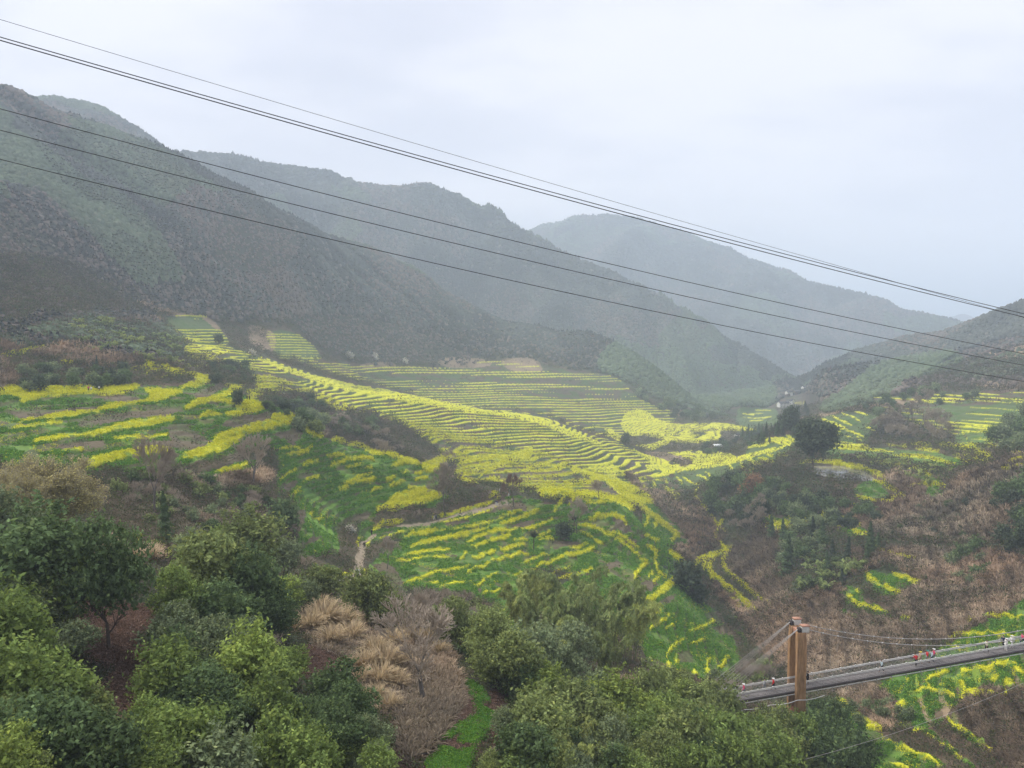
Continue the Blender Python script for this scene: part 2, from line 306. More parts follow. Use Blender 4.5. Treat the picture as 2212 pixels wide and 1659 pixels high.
YEL = """
F 5 1900,1002 1960,1010 2010,1030
F 5 1930,985 2000,990 2060,1008
F 4 1780,968 1860,972 1930,978
F 5 1660,1135 1720,1128 1760,1136
F 5 1850,1075 1910,1088 1950,1070
F 4 1960,1058 2000,1048 2040,1052
F 5 1770,1108 1820,1118 1860,1140
F 6 1560,1125 1545,1160 1570,1190
F 5 1880,1180 1930,1200 1990,1210
F 5 2090,1345 2140,1330 2212,1335
F 5 2050,1375 2120,1368 2190,1375
F 5 1960,1500 2010,1490 2060,1500
F 5 2100,1490 2150,1500 2212,1485
3 9 1880,690 1960,700 2060,690
3 10 1990,660 2040,665 2120,670
3 9 1900,720 2000,730 2120,715
3 8 1940,750 2060,745
4 8 190,625 260,615 330,605
4 7 330,612 420,608
1 0 0,900 60,880 300,890 700,880 1070,870 1080,890 1000,925 880,940 690,935 400,955 190,1000 140,975 60,950 0,955
1 0 1130,900 1250,895 1420,910 1340,960 1200,1000 1010,1020 870,1060 700,1085 500,1120 350,1140 340,1115 450,1080 700,1065 830,1030 960,1005 1130,985 1180,945
1 16 150,1150 250,1130 340,1125
1 14 90,1200 300,1180 490,1150
1 0 270,1300 340,1275 620,1260 850,1200 1150,1130 1350,1115 1340,1150 1150,1180 900,1215 700,1260 450,1295 300,1320
1 20 890,1290 1100,1275 1310,1255
1 20 480,1390 650,1370
1 0 570,1540 700,1450 850,1410 1100,1360 1310,1345 1300,1390 1100,1410 850,1460 680,1510
1 0 1440,1400 1600,1340 1720,1250 1900,1190 2147,1120 2300,1070 2290,1130 2100,1210 1930,1250 1850,1310 1700,1390 1480,1430
1 0 1570,980 1680,970 1820,985 1960,990 2050,1020 2060,1045 1950,1080 1800,1110 1760,1090 1850,1060 1830,1020 1700,990 1560,1020 1450,1050 1460,1020
1 25 1560,1120 1640,1090 1730,1095
1 0 1400,890 1520,840 1540,820 1450,775 1520,775 1640,810 1710,825 1620,850 1560,880 1430,892
1 0 1600,965 1740,930 1790,890 1750,865 1900,880 1860,920 1750,955
1 0 1930,975 1960,940 1920,910 2055,920 2050,940 1990,975
1 0 1200,805 1320,780 1250,740 1220,710 1310,715 1340,740 1440,755 1430,780 1310,800
1 0 980,742 1100,735 1140,710 1120,685 1170,680 1215,710 1170,735 1080,748
1 12 1110,772 1190,757 1280,745
1 0 0,630 150,605 200,590 350,580 350,600 200,620 60,645 0,645
1 19 480,690 570,695
1 14 100,768 280,745
1 34 1680,1545 1760,1530 1860,1510 1940,1475
1 12 1270,390 1330,412
1 16 1360,430 1385,450
1 20 1440,510 1465,490 1490,510
1 18 1510,505 1560,503
1 9 1400,530 1470,515
1 9 1430,575 1500,560 1600,545 1640,550
1 12 1400,605 1450,595
1 14 1465,608 1510,600 1545,598 1600,598
1 12 1550,575 1600,560 1660,560 1725,575
1 12 1500,655 1600,640 1660,600 1730,580
1 13 1640,665 1700,620 1820,590
1 8 1450,720 1620,705 1750,680 1770,650 1950,632
2 0 0,790 150,745 200,705 335,735 320,780 200,800 0,850
2 36 410,800 500,850 570,880
2 25 640,900 740,920
2 28 760,940 860,950 960,1000 1100,1015 1200,1040
2 28 1110,1105 1210,1065 1320,1090
2 16 230,975 330,960 400,970
2 24 270,1020 400,1000 490,960
2 20 410,1105 480,1080 530,1060
2 13 220,1230 300,1160 370,1130
2 13 420,1220 500,1190 550,1190
2 16 350,1320 400,1260
2 16 600,1038 740,1015
2 28 630,1105 720,1070 850,1040 980,1065
2 12 740,1110 900,1090
2 14 920,1122 960,1118
2 12 840,1190 960,1155
2 28 730,1240 850,1225 990,1200
2 18 1060,1220 1130,1190
2 15 1180,1165 1250,1150
2 15 1290,1155 1360,1150
2 18 700,1290 770,1270
2 13 940,1305 1040,1270
2 14 1090,1255 1220,1230
2 15 1240,1275 1380,1290
2 22 1290,1215 1400,1190
2 10 480,1500 495,1460
2 10 530,1530 570,1480
2 0 990,1450 1080,1380 1180,1310 1380,1290 1500,1340 1400,1390 1250,1420 1150,1450
2 0 1350,1090 1450,1050 1560,1010 1640,975 1590,1050 1500,1110 1430,1150 1360,1140
2 30 1640,1215 1800,1225 1950,1195
2 18 1620,1100 1700,1060 1900,1035 2147,1040
2 14 1640,1120 1680,1160 1740,1170
2 14 1730,1170 1780,1110 1900,1090 2100,1060
2 14 1790,1190 1850,1140 1960,1110
2 13 1430,1553 1660,1518 1810,1462 1960,1404
2 18 1420,1505 1600,1470 1750,1430 1950,1355
2 26 960,1610 1050,1560 1200,1540
2 18 1860,1350 1950,1310
6 26 565,650 650,605 800,585
6 13 840,360 860,310
6 30 920,370 930,300 985,290
6 18 880,590 905,540
6 9 1010,306 1160,260 1400,214
6 24 1200,295 1350,260 1520,235
6 27 1250,370 1400,325 1600,290 1860,215
6 16 1560,245 1780,200 1980,140
6 24 1230,440 1400,405 1560,385
6 20 1700,325 1850,265 2090,225
6 18 1720,375 1900,320 2030,290
6 24 1740,460 1850,420 1920,400
6 10 1130,490 1300,460 1560,450
6 18 1640,470 1700,410
6 12 1310,610 1500,560 1720,520
6 14 1700,570 1900,480 2000,450
6 12 1220,640 1350,620
6 15 1400,655 1480,630
6 13 1480,700 1560,660 1680,650
6 12 1840,605 1950,570
6 13 1830,930 1980,860
6 10 1800,745 1960,700
6 14 1750,690 1850,620
7 26 0,200 150,150 300,90
7 12 20,130 180,80
7 22 0,290 80,280
7 12 0,245 130,225
7 17 110,322 220,310
7 22 170,245 330,200 420,150
7 24 0,400 100,370 190,365
7 16 0,470 130,430 210,430
7 14 300,292 400,258
7 15 310,320 410,308
7 11 170,510 280,450 400,425
7 20 350,510 480,450 640,410 750,380
7 14 560,380 700,345
7 13 100,590 250,550 360,485
7 13 400,585 550,520
7 28 470,620 650,570 720,540
7 14 640,260 700,290 760,330 800,350
7 22 700,160 780,130 920,130 990,190
7 22 620,200 760,230 860,290
7 20 870,290 1000,370 1090,440
7 14 840,250 960,290 1080,380
7 22 1090,470 1140,490 1080,560 1040,620
7 18 1130,350 1210,400 1220,460 1230,560 1300,620
7 17 1150,610 1200,570
7 17 1200,640 1250,610
7 0 1080,810 1200,740 1300,650 1340,620 1350,680 1250,750 1150,810
7 14 1120,285 1240,330
7 20 1340,320 1390,290
7 24 1310,400 1380,450 1440,510
7 32 1530,530 1560,470 1700,430 1810,370
7 30 1600,450 1600,540
7 30 1690,450 1640,520 1660,640
7 26 1810,390 1740,480 1800,590 2000,750 2110,830
7 30 1650,560 1700,620 1780,690 1900,790 2010,870
7 28 1800,780 1880,840
7 18 1180,900 1260,870
7 20 1170,1010 1250,960 1330,890
7 14 1290,1000 1350,985
7 18 1480,1030 1600,990 1690,940
7 15 1300,1240 1315,1190 1380,1130 1470,1080
7 46 1305,1270 1340,1350 1420,1370
7 22 1370,1220 1380,1280
7 10 1480,1130 1600,1090
7 24 1510,1330 1530,1380
7 36 1620,1330 1660,1400
7 14 1680,1350 1790,1220
7 14 1620,1300 1640,1230
8 26 1050,175 1100,240 1200,290 1300,320
8 22 1250,180 1340,210 1440,250
8 23 905,325 960,390 1080,430 1210,475
8 14 975,290 990,320
8 12 1290,512 1400,518
8 14 1650,700 1740,750
8 12 1350,960 1340,990
8 26 1420,940 1430,1010
8 27 1490,980 1540,930 1650,910
8 18 1500,1000 1540,1040
8 34 1750,900 1850,890 1950,870 2060,840 2150,840
8 50 1850,900 1880,975
8 30 1750,980 1780,1040 1740,1110
8 50 1800,1060 1890,1050
8 26 1970,950 2020,950
8 60 2100,960 2110,1040
8 34 2150,880 2212,930
8 60 1295,1110 1320,1200
8 20 1290,1290 1360,1300
8 50 840,1090 900,1160 1000,1240 1150,1335
8 20 1640,1220 1700,1290 1850,1390 1980,1480
8 30 1380,1340 1500,1330
8 12 1500,1360 1620,1440
8 12 1650,1450 1760,1540
8 24 1180,1580 1350,1600
8 22 1300,1430 1450,1520 1600,1600
4 12 1320,577 1380,595 1435,603
4 7 1430,573 1600,590
4 6 1500,599 1600,601
4 7 2030,572 2170,577
4 8 2030,593 2170,600
4 15 990,682 1070,715
4 12 820,677 920,710
4 10 720,692 800,720 870,760
4 18 640,712 720,750 800,785
4 19 560,737 680,780 780,832
4 12 630,772 720,815 880,860
4 11 890,792 980,830
4 30 600,922 750,935 930,948
4 11 800,842 890,880
4 11 650,827 720,837
4 9 640,852 700,862
4 9 740,870 800,885
4 14 830,877 880,908
4 18 1070,932 1140,945
4 15 1150,942 1225,955
4 18 1250,930 1430,945
4 12 1290,967 1490,1000
4 36 1480,940 1700,975 1830,1015 1900,1065
4 12 1860,1072 1720,1082 1690,1105
4 7 1580,1012 1700,1032 1780,1060
4 7 1600,1042 1690,1090
4 17 1830,942 1940,965
4 12 1620,790 1760,787 1960,790
4 8 1650,835 1890,838
4 6 1630,942 1830,945
4 17 440,1072 650,1078 850,1112 980,1160 1055,1205 1025,1238 930,1217
4 8 380,1090 440,1075
4 20 1050,1252 1170,1310
4 12 1950,1140 2170,1098
4 12 2010,1080 2170,1045
4 9 2030,1012 2170,1038
4 30 0,945 120,935 200,890 350,920
4 26 150,895 330,945
4 24 280,862 350,900
4 20 0,1020 60,1000 170,985 330,925
4 20 0,1040 20,1075 80,1095
4 16 60,1042 120,1070 190,1080
4 16 120,1003 180,1030
4 14 210,1012 290,1030
4 9 0,1136 50,1140
4 22 690,1460 600,1482 540,1500
4 28 540,1510 600,1580
4 20 300,1502 400,1520 540,1520
4 20 200,1612 250,1585 400,1555 540,1520
4 12 90,1495 190,1520
4 14 95,1577 180,1600
4 16 210,1552 260,1580
4 20 630,1572 710,1595
4 19 800,1612 930,1650
4 14 810,1420 880,1465
4 10 1180,1340 1215,1360
3 0 980,690 1110,660 1250,740 1400,770 1650,765 1740,765 2010,820 1850,828 1720,832 1720,900 1500,922 1360,915 1280,890 1100,862 1000,850 950,780
3 0 1060,940 1200,925 1300,890 1335,920 1180,978 1120,965
3 50 830,815 940,900
3 0 1030,960 1130,1010 1280,1050 1400,1090 1360,1130 1220,1130 1150,1060 1080,1010
3 0 690,1110 850,1080 920,1110 980,1168 850,1165 700,1130
3 0 1310,1000 1440,985 1700,990 1860,1040 1700,1100 1540,1112 1480,1060 1350,1010
3 38 1090,1200 1250,1170 1450,1120 1700,1090 1900,1040 2147,960
3 34 1100,1210 1130,1275
3 26 1190,1220 1210,1270
3 22 1280,1200 1310,1250
3 18 1380,1190 1430,1240
3 14 1430,1190 1560,1260
3 14 1530,1170 1640,1215
3 14 1600,1150 1700,1220
3 20 1880,1070 1910,1140
3 18 1940,1060 2030,1100
3 18 2010,1040 2147,1080
3 16 1780,1090 1820,1130
3 34 1250,1250 1360,1330 1375,1390
3 18 1340,1280 1430,1350
3 17 1550,1260 1520,1320 1570,1400 1650,1500 1690,1580 1760,1622
3 34 200,1280 400,1290 580,1300
3 50 300,1315 450,1345
3 44 540,1110 760,1190 880,1200 980,1260 1200,1360
3 50 830,1210 950,1300 1080,1370 1200,1390
3 38 600,1310 700,1320 850,1350 1050,1400 1150,1470 1280,1560 1400,1659
3 30 900,1370 1050,1450
3 20 560,1310 480,1390 420,1460
3 12 530,1420 600,1360 700,1330
3 9 450,1280 600,1240 720,1215
3 12 180,1240 270,1235
3 9 350,1200 500,1170 600,1150
3 10 170,1180 280,1178
3 16 200,1130 330,1100 540,1110
3 18 1130,1580 1160,1500
3 22 1210,1590 1240,1520
3 0 0,1060 120,1000 250,950 240,1040 120,1050 0,1110
3 12 1520,760 1550,770
3 30 2040,910 2147,890
3 20 1930,960 2040,930
3 12 1080,480 1220,495
F 13 560,776 700,825 820,848 900,862 1010,884 1100,897
F 16 640,806 760,838 840,852 960,876
F 12 1050,890 1150,905 1230,935 1300,960
"""
ROWSOFF = """
"""
GRN = """
F 0 1330,1240 1480,1250 1460,1330 1380,1380 1330,1360 1250,1330 1150,1310 1240,1250
F 0 0,850 300,838 450,832 560,870 640,905 590,950 500,990 330,1020 180,1010 0,1000
1 0 0,990 190,1000 600,960 1080,890 1170,930 1200,1000 900,1070 500,1130 0,1180
1 0 80,1230 500,1160 620,1250 300,1320 240,1310
1 0 560,1200 640,1210 700,1260 900,1220 1150,1190 1340,1150 1320,1250 1340,1330 1150,1440 850,1500 700,1560 640,1540 400,1400 450,1300
1 0 1420,1030 1560,1010 1740,1020 1750,1090 1700,1200 1600,1290 1500,1210 1430,1080
1 0 1780,1120 2060,1050 2147,1060 2100,1110 1850,1180
1 0 1440,1440 1760,1400 1960,1250 2147,1180 2300,1150 2200,1230 1950,1330 1700,1440
1 0 1480,1570 1680,1500 1960,1450 1980,1500 1700,1590
1 10 290,755 430,742
2 0 80,880 330,790 400,800 560,880 760,950 1100,1030 1200,1050 1340,1090 1560,1150 1420,1290 1560,1340 1450,1420 1000,1460 950,1600 840,1550 660,1600 650,1659 400,1659 330,1380 200,1260 230,1060 140,930
6 0 400,250 500,260 680,310 700,400 560,440 350,440 370,370
6 0 490,500 660,500 680,590 560,640 500,600
6 0 400,30 640,0 960,90 960,240 860,330 840,200 660,160 700,320 500,240 420,180
6 0 960,250 1400,190 1980,40 2147,60 2147,1000 1950,960 1900,800 1500,720 1200,690 1060,620 1000,600 940,500 1200,300 980,340
7 0 0,80 260,0 700,200 900,250 1090,290 1240,330 1300,380 1440,520 1350,620 1350,700 1240,800 1050,840 1100,1000 1000,800 800,600 300,560 150,650 0,1000
7 0 1050,760 1350,700 1500,740 1640,840 1750,950 1850,1150 1850,1300 1700,1400 1420,1400 1250,1300 1150,1250 1080,1000
7 0 1090,0 1240,60 1460,300 1460,350 1340,380 1130,300 1110,150
7 26 1570,520 1650,600 1800,760 2000,890
7 24 1800,430 1780,500 1900,640 2060,780 2130,850
7 26 1840,900 1900,980 1960,1030
7 30 1830,1010 1900,1080 1910,1160
7 20 2000,1140 2010,1200
7 0 300,60 900,20 1000,180 700,220 540,170
3 0 560,1430 900,1380 1100,1550 1080,1640 700,1640 560,1600
8 0 1040,170 1200,180 1310,330 1130,330 1060,260
8 0 1180,180 1300,200 1440,260 1300,270
8 0 870,290 1000,290 1030,370 1240,480 1160,490 900,390
8 20 860,450 990,500
8 22 1280,515 1420,520
8 0 2212,380 2080,480 1900,550 1780,620 1600,740 1400,820 1150,990 1230,1080 1280,1120 1290,1250 1420,1320 1560,1300 1640,1220 1700,1150 1740,1080 1800,1050 1900,1010 2300,980 2300,380
8 0 860,1180 1000,1250 1200,1400 1350,1450 1620,1620 880,1650 840,1450
8 40 1370,1330 1520,1350 1650,1460 1850,1613
8 30 1640,1230 1720,1330 1900,1450 2000,1560
8 40 1700,1200 1720,1320
4 0 540,960 900,960 1100,960 1500,1010 1690,1100 1400,1120 1000,1040 620,1040
4 0 1010,1240 1100,1340 1000,1360 900,1400 800,1300 900,1230
4 0 610,1490 700,1470 760,1500 980,1640 820,1659 640,1580
4 0 80,1500 240,1510 540,1540 200,1600
4 0 1330,640 1900,620 2170,650 2170,900 1800,960 1600,930 1640,780 1400,700
4 0 1240,1190 1490,1205 1470,1280 1500,1330 1320,1330 1370,1290 1330,1230
4 0 0,930 340,860 340,960 200,1060 0,1100
4 0 560,720 700,700 900,700 1070,730 940,860 900,910 640,900
3 0 1080,1200 1500,1110 1800,1080 2000,1060 1800,1170 1640,1230 1400,1300 1200,1290
3 0 1870,650 2060,650 2160,660 2160,760 2050,800 1860,780
F 0 575,718 640,720 695,772 640,776 600,770
F 0 362,688 440,682 480,715 490,745 420,740 385,725
F 0 995,1472 1030,1480 1058,1520 1070,1555 1040,1600 1010,1665 1000,1700 915,1700 932,1625 985,1572 1022,1540 1010,1500
"""
LIM = """
5 0 1840,540 1940,535 1930,565 1850,565
5 0 1040,640 1100,640 1100,730 1040,730
5 0 1260,800 1340,740 1370,720 1330,820 1280,840
5 0 1150,700 1290,700 1270,760 1150,740
"""
BRN = """
1 0 30,1080 300,1040 400,1050 750,1030 720,1060 450,1080 300,1120 150,1120
1 0 700,960 850,935 1050,945 1100,980 950,1000 780,980
1 0 600,1150 900,1090 1200,1040 1400,1020 1420,1060 1300,1100 1050,1130 700,1190
1 0 450,1330 650,1290 800,1290 820,1330 720,1350 500,1380
1 0 1310,1200 1420,1150 1480,1180 1600,1280 1620,1350 1450,1380 1350,1320
1 0 1740,1180 1800,1120 2000,1080 2140,1080 2100,1140 1900,1190
1 0 1420,910 1560,905 1740,850 1750,890 1600,960 1500,950 1380,920
1 0 1050,1320 1310,1290 1350,1340 1060,1360
1 0 1500,1240 1640,1280 1700,1320 1600,1340 1500,1330
2 0 0,760 60,700 160,670 190,700 60,760 0,790
2 0 100,880 250,830 370,790 420,850 380,900 330,960 280,900 200,880
2 0 550,730 780,730 900,800 1100,850 1250,870 1400,960 1500,960 1620,990 1350,1080 1200,1040 960,990 760,930 640,880
2 0 350,1180 480,1150 490,1170 400,1200
2 0 240,1260 350,1210 370,1260 300,1300
2 0 360,1270 1,1 1,1
2 0 970,1230 1020,1230 1000,1270
2 0 780,1310 850,1310 830,1330
2 0 1200,1120 1340,1130 1300,1150
2 0 980,1500 1100,1470 1420,1460 1560,1440 1450,1500 1200,1530 990,1560
2 0 670,1580 780,1520 900,1460 960,1480 840,1560 850,1659 700,1659
2 0 1460,1390 1560,1380 1600,1430 1480,1450
2 0 1960,1400 2120,1380 2147,1450 2000,1430 1850,1480 1780,1460
6 0 670,190 800,150 830,230 860,300 840,420 830,560 770,590 690,450 700,340
6 0 480,450 700,430 760,540 640,530 500,490
6 0 380,340 520,280 560,300 400,360
6 0 900,400 1000,330 1080,300 1000,400 920,480
6 0 980,490 1060,480 1140,520 1090,560 1000,540
6 0 1050,570 1150,560 1200,680 1100,680
6 0 1530,180 1700,150 1700,180 1560,200
6 0 1380,460 1460,440 1560,440 1480,455
6 0 1540,430 1620,430 1600,460
6 0 1780,680 1820,690 1810,730 1780,720
6 0 1620,490 1680,490 1660,510
6 0 2090,410 2147,400 2130,440
7 0 90,200 230,160 250,190 120,220
7 0 420,310 560,320 620,340 520,360 430,370
7 0 130,410 210,400 190,430
7 0 890,130 960,130 1050,260 960,250 900,200
7 0 1000,300 1060,310 1070,360 1020,360
7 0 850,480 960,480 920,530 830,520
7 0 1080,660 1160,620 1240,660 1150,720 1070,770
7 0 1130,850 1300,760 1380,740 1300,810 1140,880
7 0 1600,900 1700,870 1760,950 1650,960
7 0 1640,1000 1800,960 1820,1060 1700,1040
7 0 1400,1190 1500,1180 1500,1260 1400,1260
7 0 1690,660 1780,760 2000,900 1950,920 1760,800 1650,690
3 0 120,1180 330,1120 520,1130 480,1200 200,1230
3 0 660,1240 900,1290 880,1330 700,1310
3 0 980,1150 1100,1120 1200,1150 1080,1200 1000,1200
3 0 1100,980 1250,980 1340,1020 1480,1060 1460,1130 1370,1140 1400,1080 1200,1030
3 0 1260,930 1500,920 1700,930 1850,900 1860,960 1700,990 1440,980 1300,1000
3 0 1720,830 1850,828 1830,940 1720,900
1 0 0,1540 1,1 1,1
5 0 860,210 1060,200 1400,150 1460,110 1700,60 1850,10 1950,40 1850,100 1500,200 1500,260 1700,210 1960,170 2147,200 2147,590 1950,600 1700,660 1400,720 1150,640 1050,600 900,500 850,330
6 0 0,0 380,60 420,180 340,250 0,220
"""
DIRT = """
5 0 600,1180 820,1180 1180,1220 1160,1400 1120,1659 700,1659 500,1480 560,1400
F 0 260,1440 330,1450 300,1540 340,1560 280,1600 220,1500
F 0 640,1405 700,1400 760,1450 740,1480 690,1480 650,1450
F 0 855,1500 875,1500 890,1659 850,1659
F 0 910,1660 940,1600 990,1540 1000,1480 1040,1500 1060,1560 1040,1600 1000,1680
F 0 955,1480 985,1460 1030,1480 1040,1500 990,1560 960,1600
F 0 1060,1500 1100,1500 1120,1560 1080,1620 1060,1600
F 0 1330,1470 1390,1460 1400,1510 1350,1520
5 0 580,1090 700,1100 740,1130 640,1130
6 0 480,1150 560,1160 600,1280 460,1360
7 0 860,1400 1100,1380 1130,1500 1060,1600 950,1500
"""
REED = """
8 0 40,60 200,90 450,120 480,300 440,370 700,290 870,280 880,450 1000,500 1300,540 1560,640 1540,740 1250,830 900,900 620,950 460,900 250,700 130,560 80,480 250,460 340,410 120,260 20,140
8 0 1000,0 1700,0 2212,60 2212,280 1800,270 1440,230 1250,110 1050,160 930,200 940,150
8 0 1320,330 1460,250 1800,280 2212,300 2212,380 2080,470 1900,540 1660,680 1560,640 1400,520 1250,470
8 0 830,1080 1100,1000 1230,1100 1270,1270 1180,1330 1000,1200
8 0 1370,1130 1560,1040 1700,1000 1740,1050 1640,1220 1560,1290 1430,1300 1370,1230
8 0 1780,1150 2000,1010 2212,980 2300,1600 2000,1560 1860,1400 1760,1270
7 0 1220,80 1340,120 1480,60 1560,120 1650,200 1760,260 1700,370 1560,430 1500,480 1430,480 1360,400 1400,370 1480,350 1460,300 1300,140
7 0 1840,380 2147,200 2147,780 2050,760 1900,640 1790,540 1780,450
7 0 1860,860 2147,830 2147,1200 2040,1200 1960,1040
7 0 1640,640 1700,660 1960,880 2020,960 1900,930 1700,760
3 0 980,1190 1060,1190 1120,1290 1200,1300 1310,1330 1340,1400 1450,1410 1540,1390 1680,1620 1500,1659 1400,1659 1260,1500 1200,1380 1080,1280
3 0 1130,990 1230,990 1340,1010 1490,1060 1460,1130 1380,1130 1400,1080 1220,1040
3 0 1870,1230 1930,1190 1990,1230 2060,1290 2030,1350 1900,1350
4 0 1080,1180 1200,1160 1330,1220 1370,1300 1320,1340 1200,1330 1080,1240
4 0 780,1440 950,1410 1080,1350 1320,1340 1520,1340 1560,1250 1700,1180 1950,1100 2170,1050 2170,1659 1000,1659 700,1500
4 0 0,1190 60,1230 120,1300 60,1350 0,1350
4 0 380,730 500,700 700,680 1000,620 990,650 780,670 560,720 400,750
4 0 1000,620 1100,590 1300,560 1320,600 1200,640 1040,660
4 0 1730,430 1900,440 2170,450 2170,500 1900,490 1740,475
4 0 1850,220 2000,180 2170,160 2170,260 1900,270
5 0 1100,780 1250,770 1290,840 1200,870 1100,850
5 0 480,740 640,690 850,680 880,760 640,800 560,760
5 0 1430,510 1650,490 1850,480 1830,570 1700,600 1500,560
5 0 1960,520 2060,490 2110,550 2020,590
5 0 1490,230 1700,210 2080,170 2100,260 1800,300 1530,300
1 0 0,540 150,560 160,600 60,630 0,630
1 0 380,570 560,560 740,560 900,610 1000,640 1130,660 1120,690 900,730 500,680 250,640 360,610
1 0 0,690 60,700 140,850 60,890 0,890
1 0 1060,200 1250,180 1420,180 1550,260 1560,310 1380,320 1200,290
1 0 880,350 1100,340 1220,340 1270,400 1100,420 900,390
1 0 1200,690 1340,700 1420,740 1300,720
1 0 1570,310 1640,340 1720,410 1690,420 1600,350
2 0 0,0 180,60 180,200 60,180 0,120
2 0 470,780 560,790 600,850 560,880
2 0 1480,270 1600,250 1840,270 1860,320 1600,335 1480,310
2 0 880,300 1100,290 1120,330 900,335
3 0 20,270 260,260 330,350 200,370 60,340
3 0 1320,560 1400,570 1450,700 1350,690
F 0 640,1330 700,1300 780,1320 790,1380 760,1430 660,1380
F 0 790,1370 860,1350 960,1400 980,1450 900,1480 860,1560 780,1480
F 0 890,1450 970,1440 1000,1480 990,1540 930,1620 880,1650 860,1560
"""
FIELD = """
4 0 1080,1360 1320,1345 1520,1340 1560,1250 1700,1190 1950,1130 2170,1080 2170,1659 1400,1659 1240,1500
"""
PATH = """
2 30 950,1650 1100,1602 1400,1552 1700,1468 1980,1390 2040,1362 2010,1330
6 70 760,680 830,620 850,560 855,480 870,400 885,330
6 38 880,340 930,300 1000,265
6 36 990,268 1130,228 1400,182
2 14 500,722 640,712 720,690 740,680
8 9 1270,100 1330,160 1500,205 1750,240 2212,290
4 10 690,1480 720,1520 860,1580 1000,1640
F 14 1090,1510 1096,1545 1080,1600 1055,1650 1050,1690
7 9 1260,0 1270,60 1280,100
7 9 1640,660 1650,720 1640,780
4 8 1990,490 2170,492
"""
PROC1 = """
F 0 400,748 470,745 560,770 700,815 850,845 1000,878 1150,895 1260,935 1330,955 1420,1000 1440,1030 1380,1058 1230,1066 1100,1058 1010,1018 960,985 890,930 800,895 725,885 640,850 560,850 535,800 410,775
F 0 1150,1000 1440,1000 1400,1060 1300,1090 1200,1070 1090,1050 1040,1040 980,1030 1020,990
"""
PROC2 = """
F 0 640,775 720,785 850,792 1000,790 1060,780 1230,800 1330,815 1380,860 1460,900 1400,940 1330,945 1260,930 1150,890 1000,875 850,840 700,800
F 0 575,718 640,720 695,772 640,776 600,770
F 0 362,688 440,682 480,715 490,745 420,745 395,735
F 0 1880,862 2000,852 2240,852 2240,905 2130,960 2060,945 1940,900
"""
L_YEL = layer(YEL, 1.05); L_GRN = layer(GRN); L_LIM = layer(LIM); L_BRN = layer(BRN); L_DRT = layer(DIRT); L_REE = layer(REED); L_FLD = layer(FIELD); L_PTH = layer(PATH)
L_P1 = layer(PROC1); L_P2 = layer(PROC2)
L_PTHC = layer(PATH, 1.0)
for _dy in range(1, 9): L_PTHC[_dy:] = np.maximum(L_PTHC[_dy:], L_PTHC[:-_dy]*0+(L_PTH[:-_dy] > 0))
PX, PY = project(X, Y, Z)
# ragged natural edges
rag = np.clip(2.2*120/R2+1.3, 1.2, 5)
sx = PX + rag*2*(fbm(A2/.011, L2_/.03, 3, 41)-.5)*1.6
sy = PY + rag*2*(fbm(A2/.011, L2_/.03, 3, 57)-.5)
T_, CM_ = first_hit(Z)
VIS = (T_ >= CM_ - .012) & (PX > -15) & (PX < 2227) & (PY > -15) & (PY < 1674) & (R2 > 20)
ii = np.clip((sy+20).astype(int), 0, HH-1); jj = np.clip((sx+20).astype(int), 0, WW-1)
def samp(L): return np.where(VIS, L[ii, jj], 0.)
pclear = samp(L_PTHC)
yel, grn, lim, brn, drt, ree, fld, pth, p1, p2 = [samp(L) for L in (L_YEL, L_GRN, L_LIM, L_BRN, L_DRT, L_REE, L_FLD, L_PTH, L_P1, L_P2)]
POND = "4 0 465,1112 600,1088 760,1098 900,1140 1010,1195 1000,1226 900,1218 800,1200 690,1196 540,1168"
L_PO = layer(POND); pond = samp(L_PO)
_m = pond > 0
POND_Z = float(np.median(Z[_m])) if _m.any() else -62.
_ld = np.zeros_like(Z)
Z = np.where(_m, POND_Z-.5, Z); ZS = np.where(_m, POND_Z-.5, ZS)
grn = np.where((R2 < 100) & (fbm(X/2.2, Y/2.2, 3, 771) > .63), 0, grn)
drt = drt*(grn < .5)
# stepped terraces: follow the contour lines of the smooth ground
def terr(m, step, seed, cover, wlen, wob, lam, wbase, rr0):
    h = (.72*rr0*ZS/R2+.28*ZS)/step + wob*fbm(X/lam, Y/lam, 3, seed)
    b = np.floor(h); f = h-b
    n = fbm(X/wlen + b*.37, Y/wlen + b*.29, 2, seed+5)*.75 + .25*vnoise(X/(wlen*.5)+b*7.3, Y/(wlen*.5)+b*3.1, seed+6)
    wd = wbase + .45*(fbm(X/55+b*1.7, Y/55, 2, seed+9)-.3)
    on = f < wd*np.clip((cover-n)/.10, 0, 1)
    return b, f, on
b1, f1, on1 = terr(p1, 1.75, 101, .70, 80, 5.0, 95, .40, 480.)
b2, f2, on2 = terr(p2, 2.7, 202, .60, 130, 3.5, 190, .30, 850.)
py1 = (p1 > 0) & on1; py2 = (p2 > 0) & on2
terrm = ((p1 > 0) | (p2 > 0))
RISE1 = (p1 > 0)*(sstep(.0, .5, f1)*0 + 0)
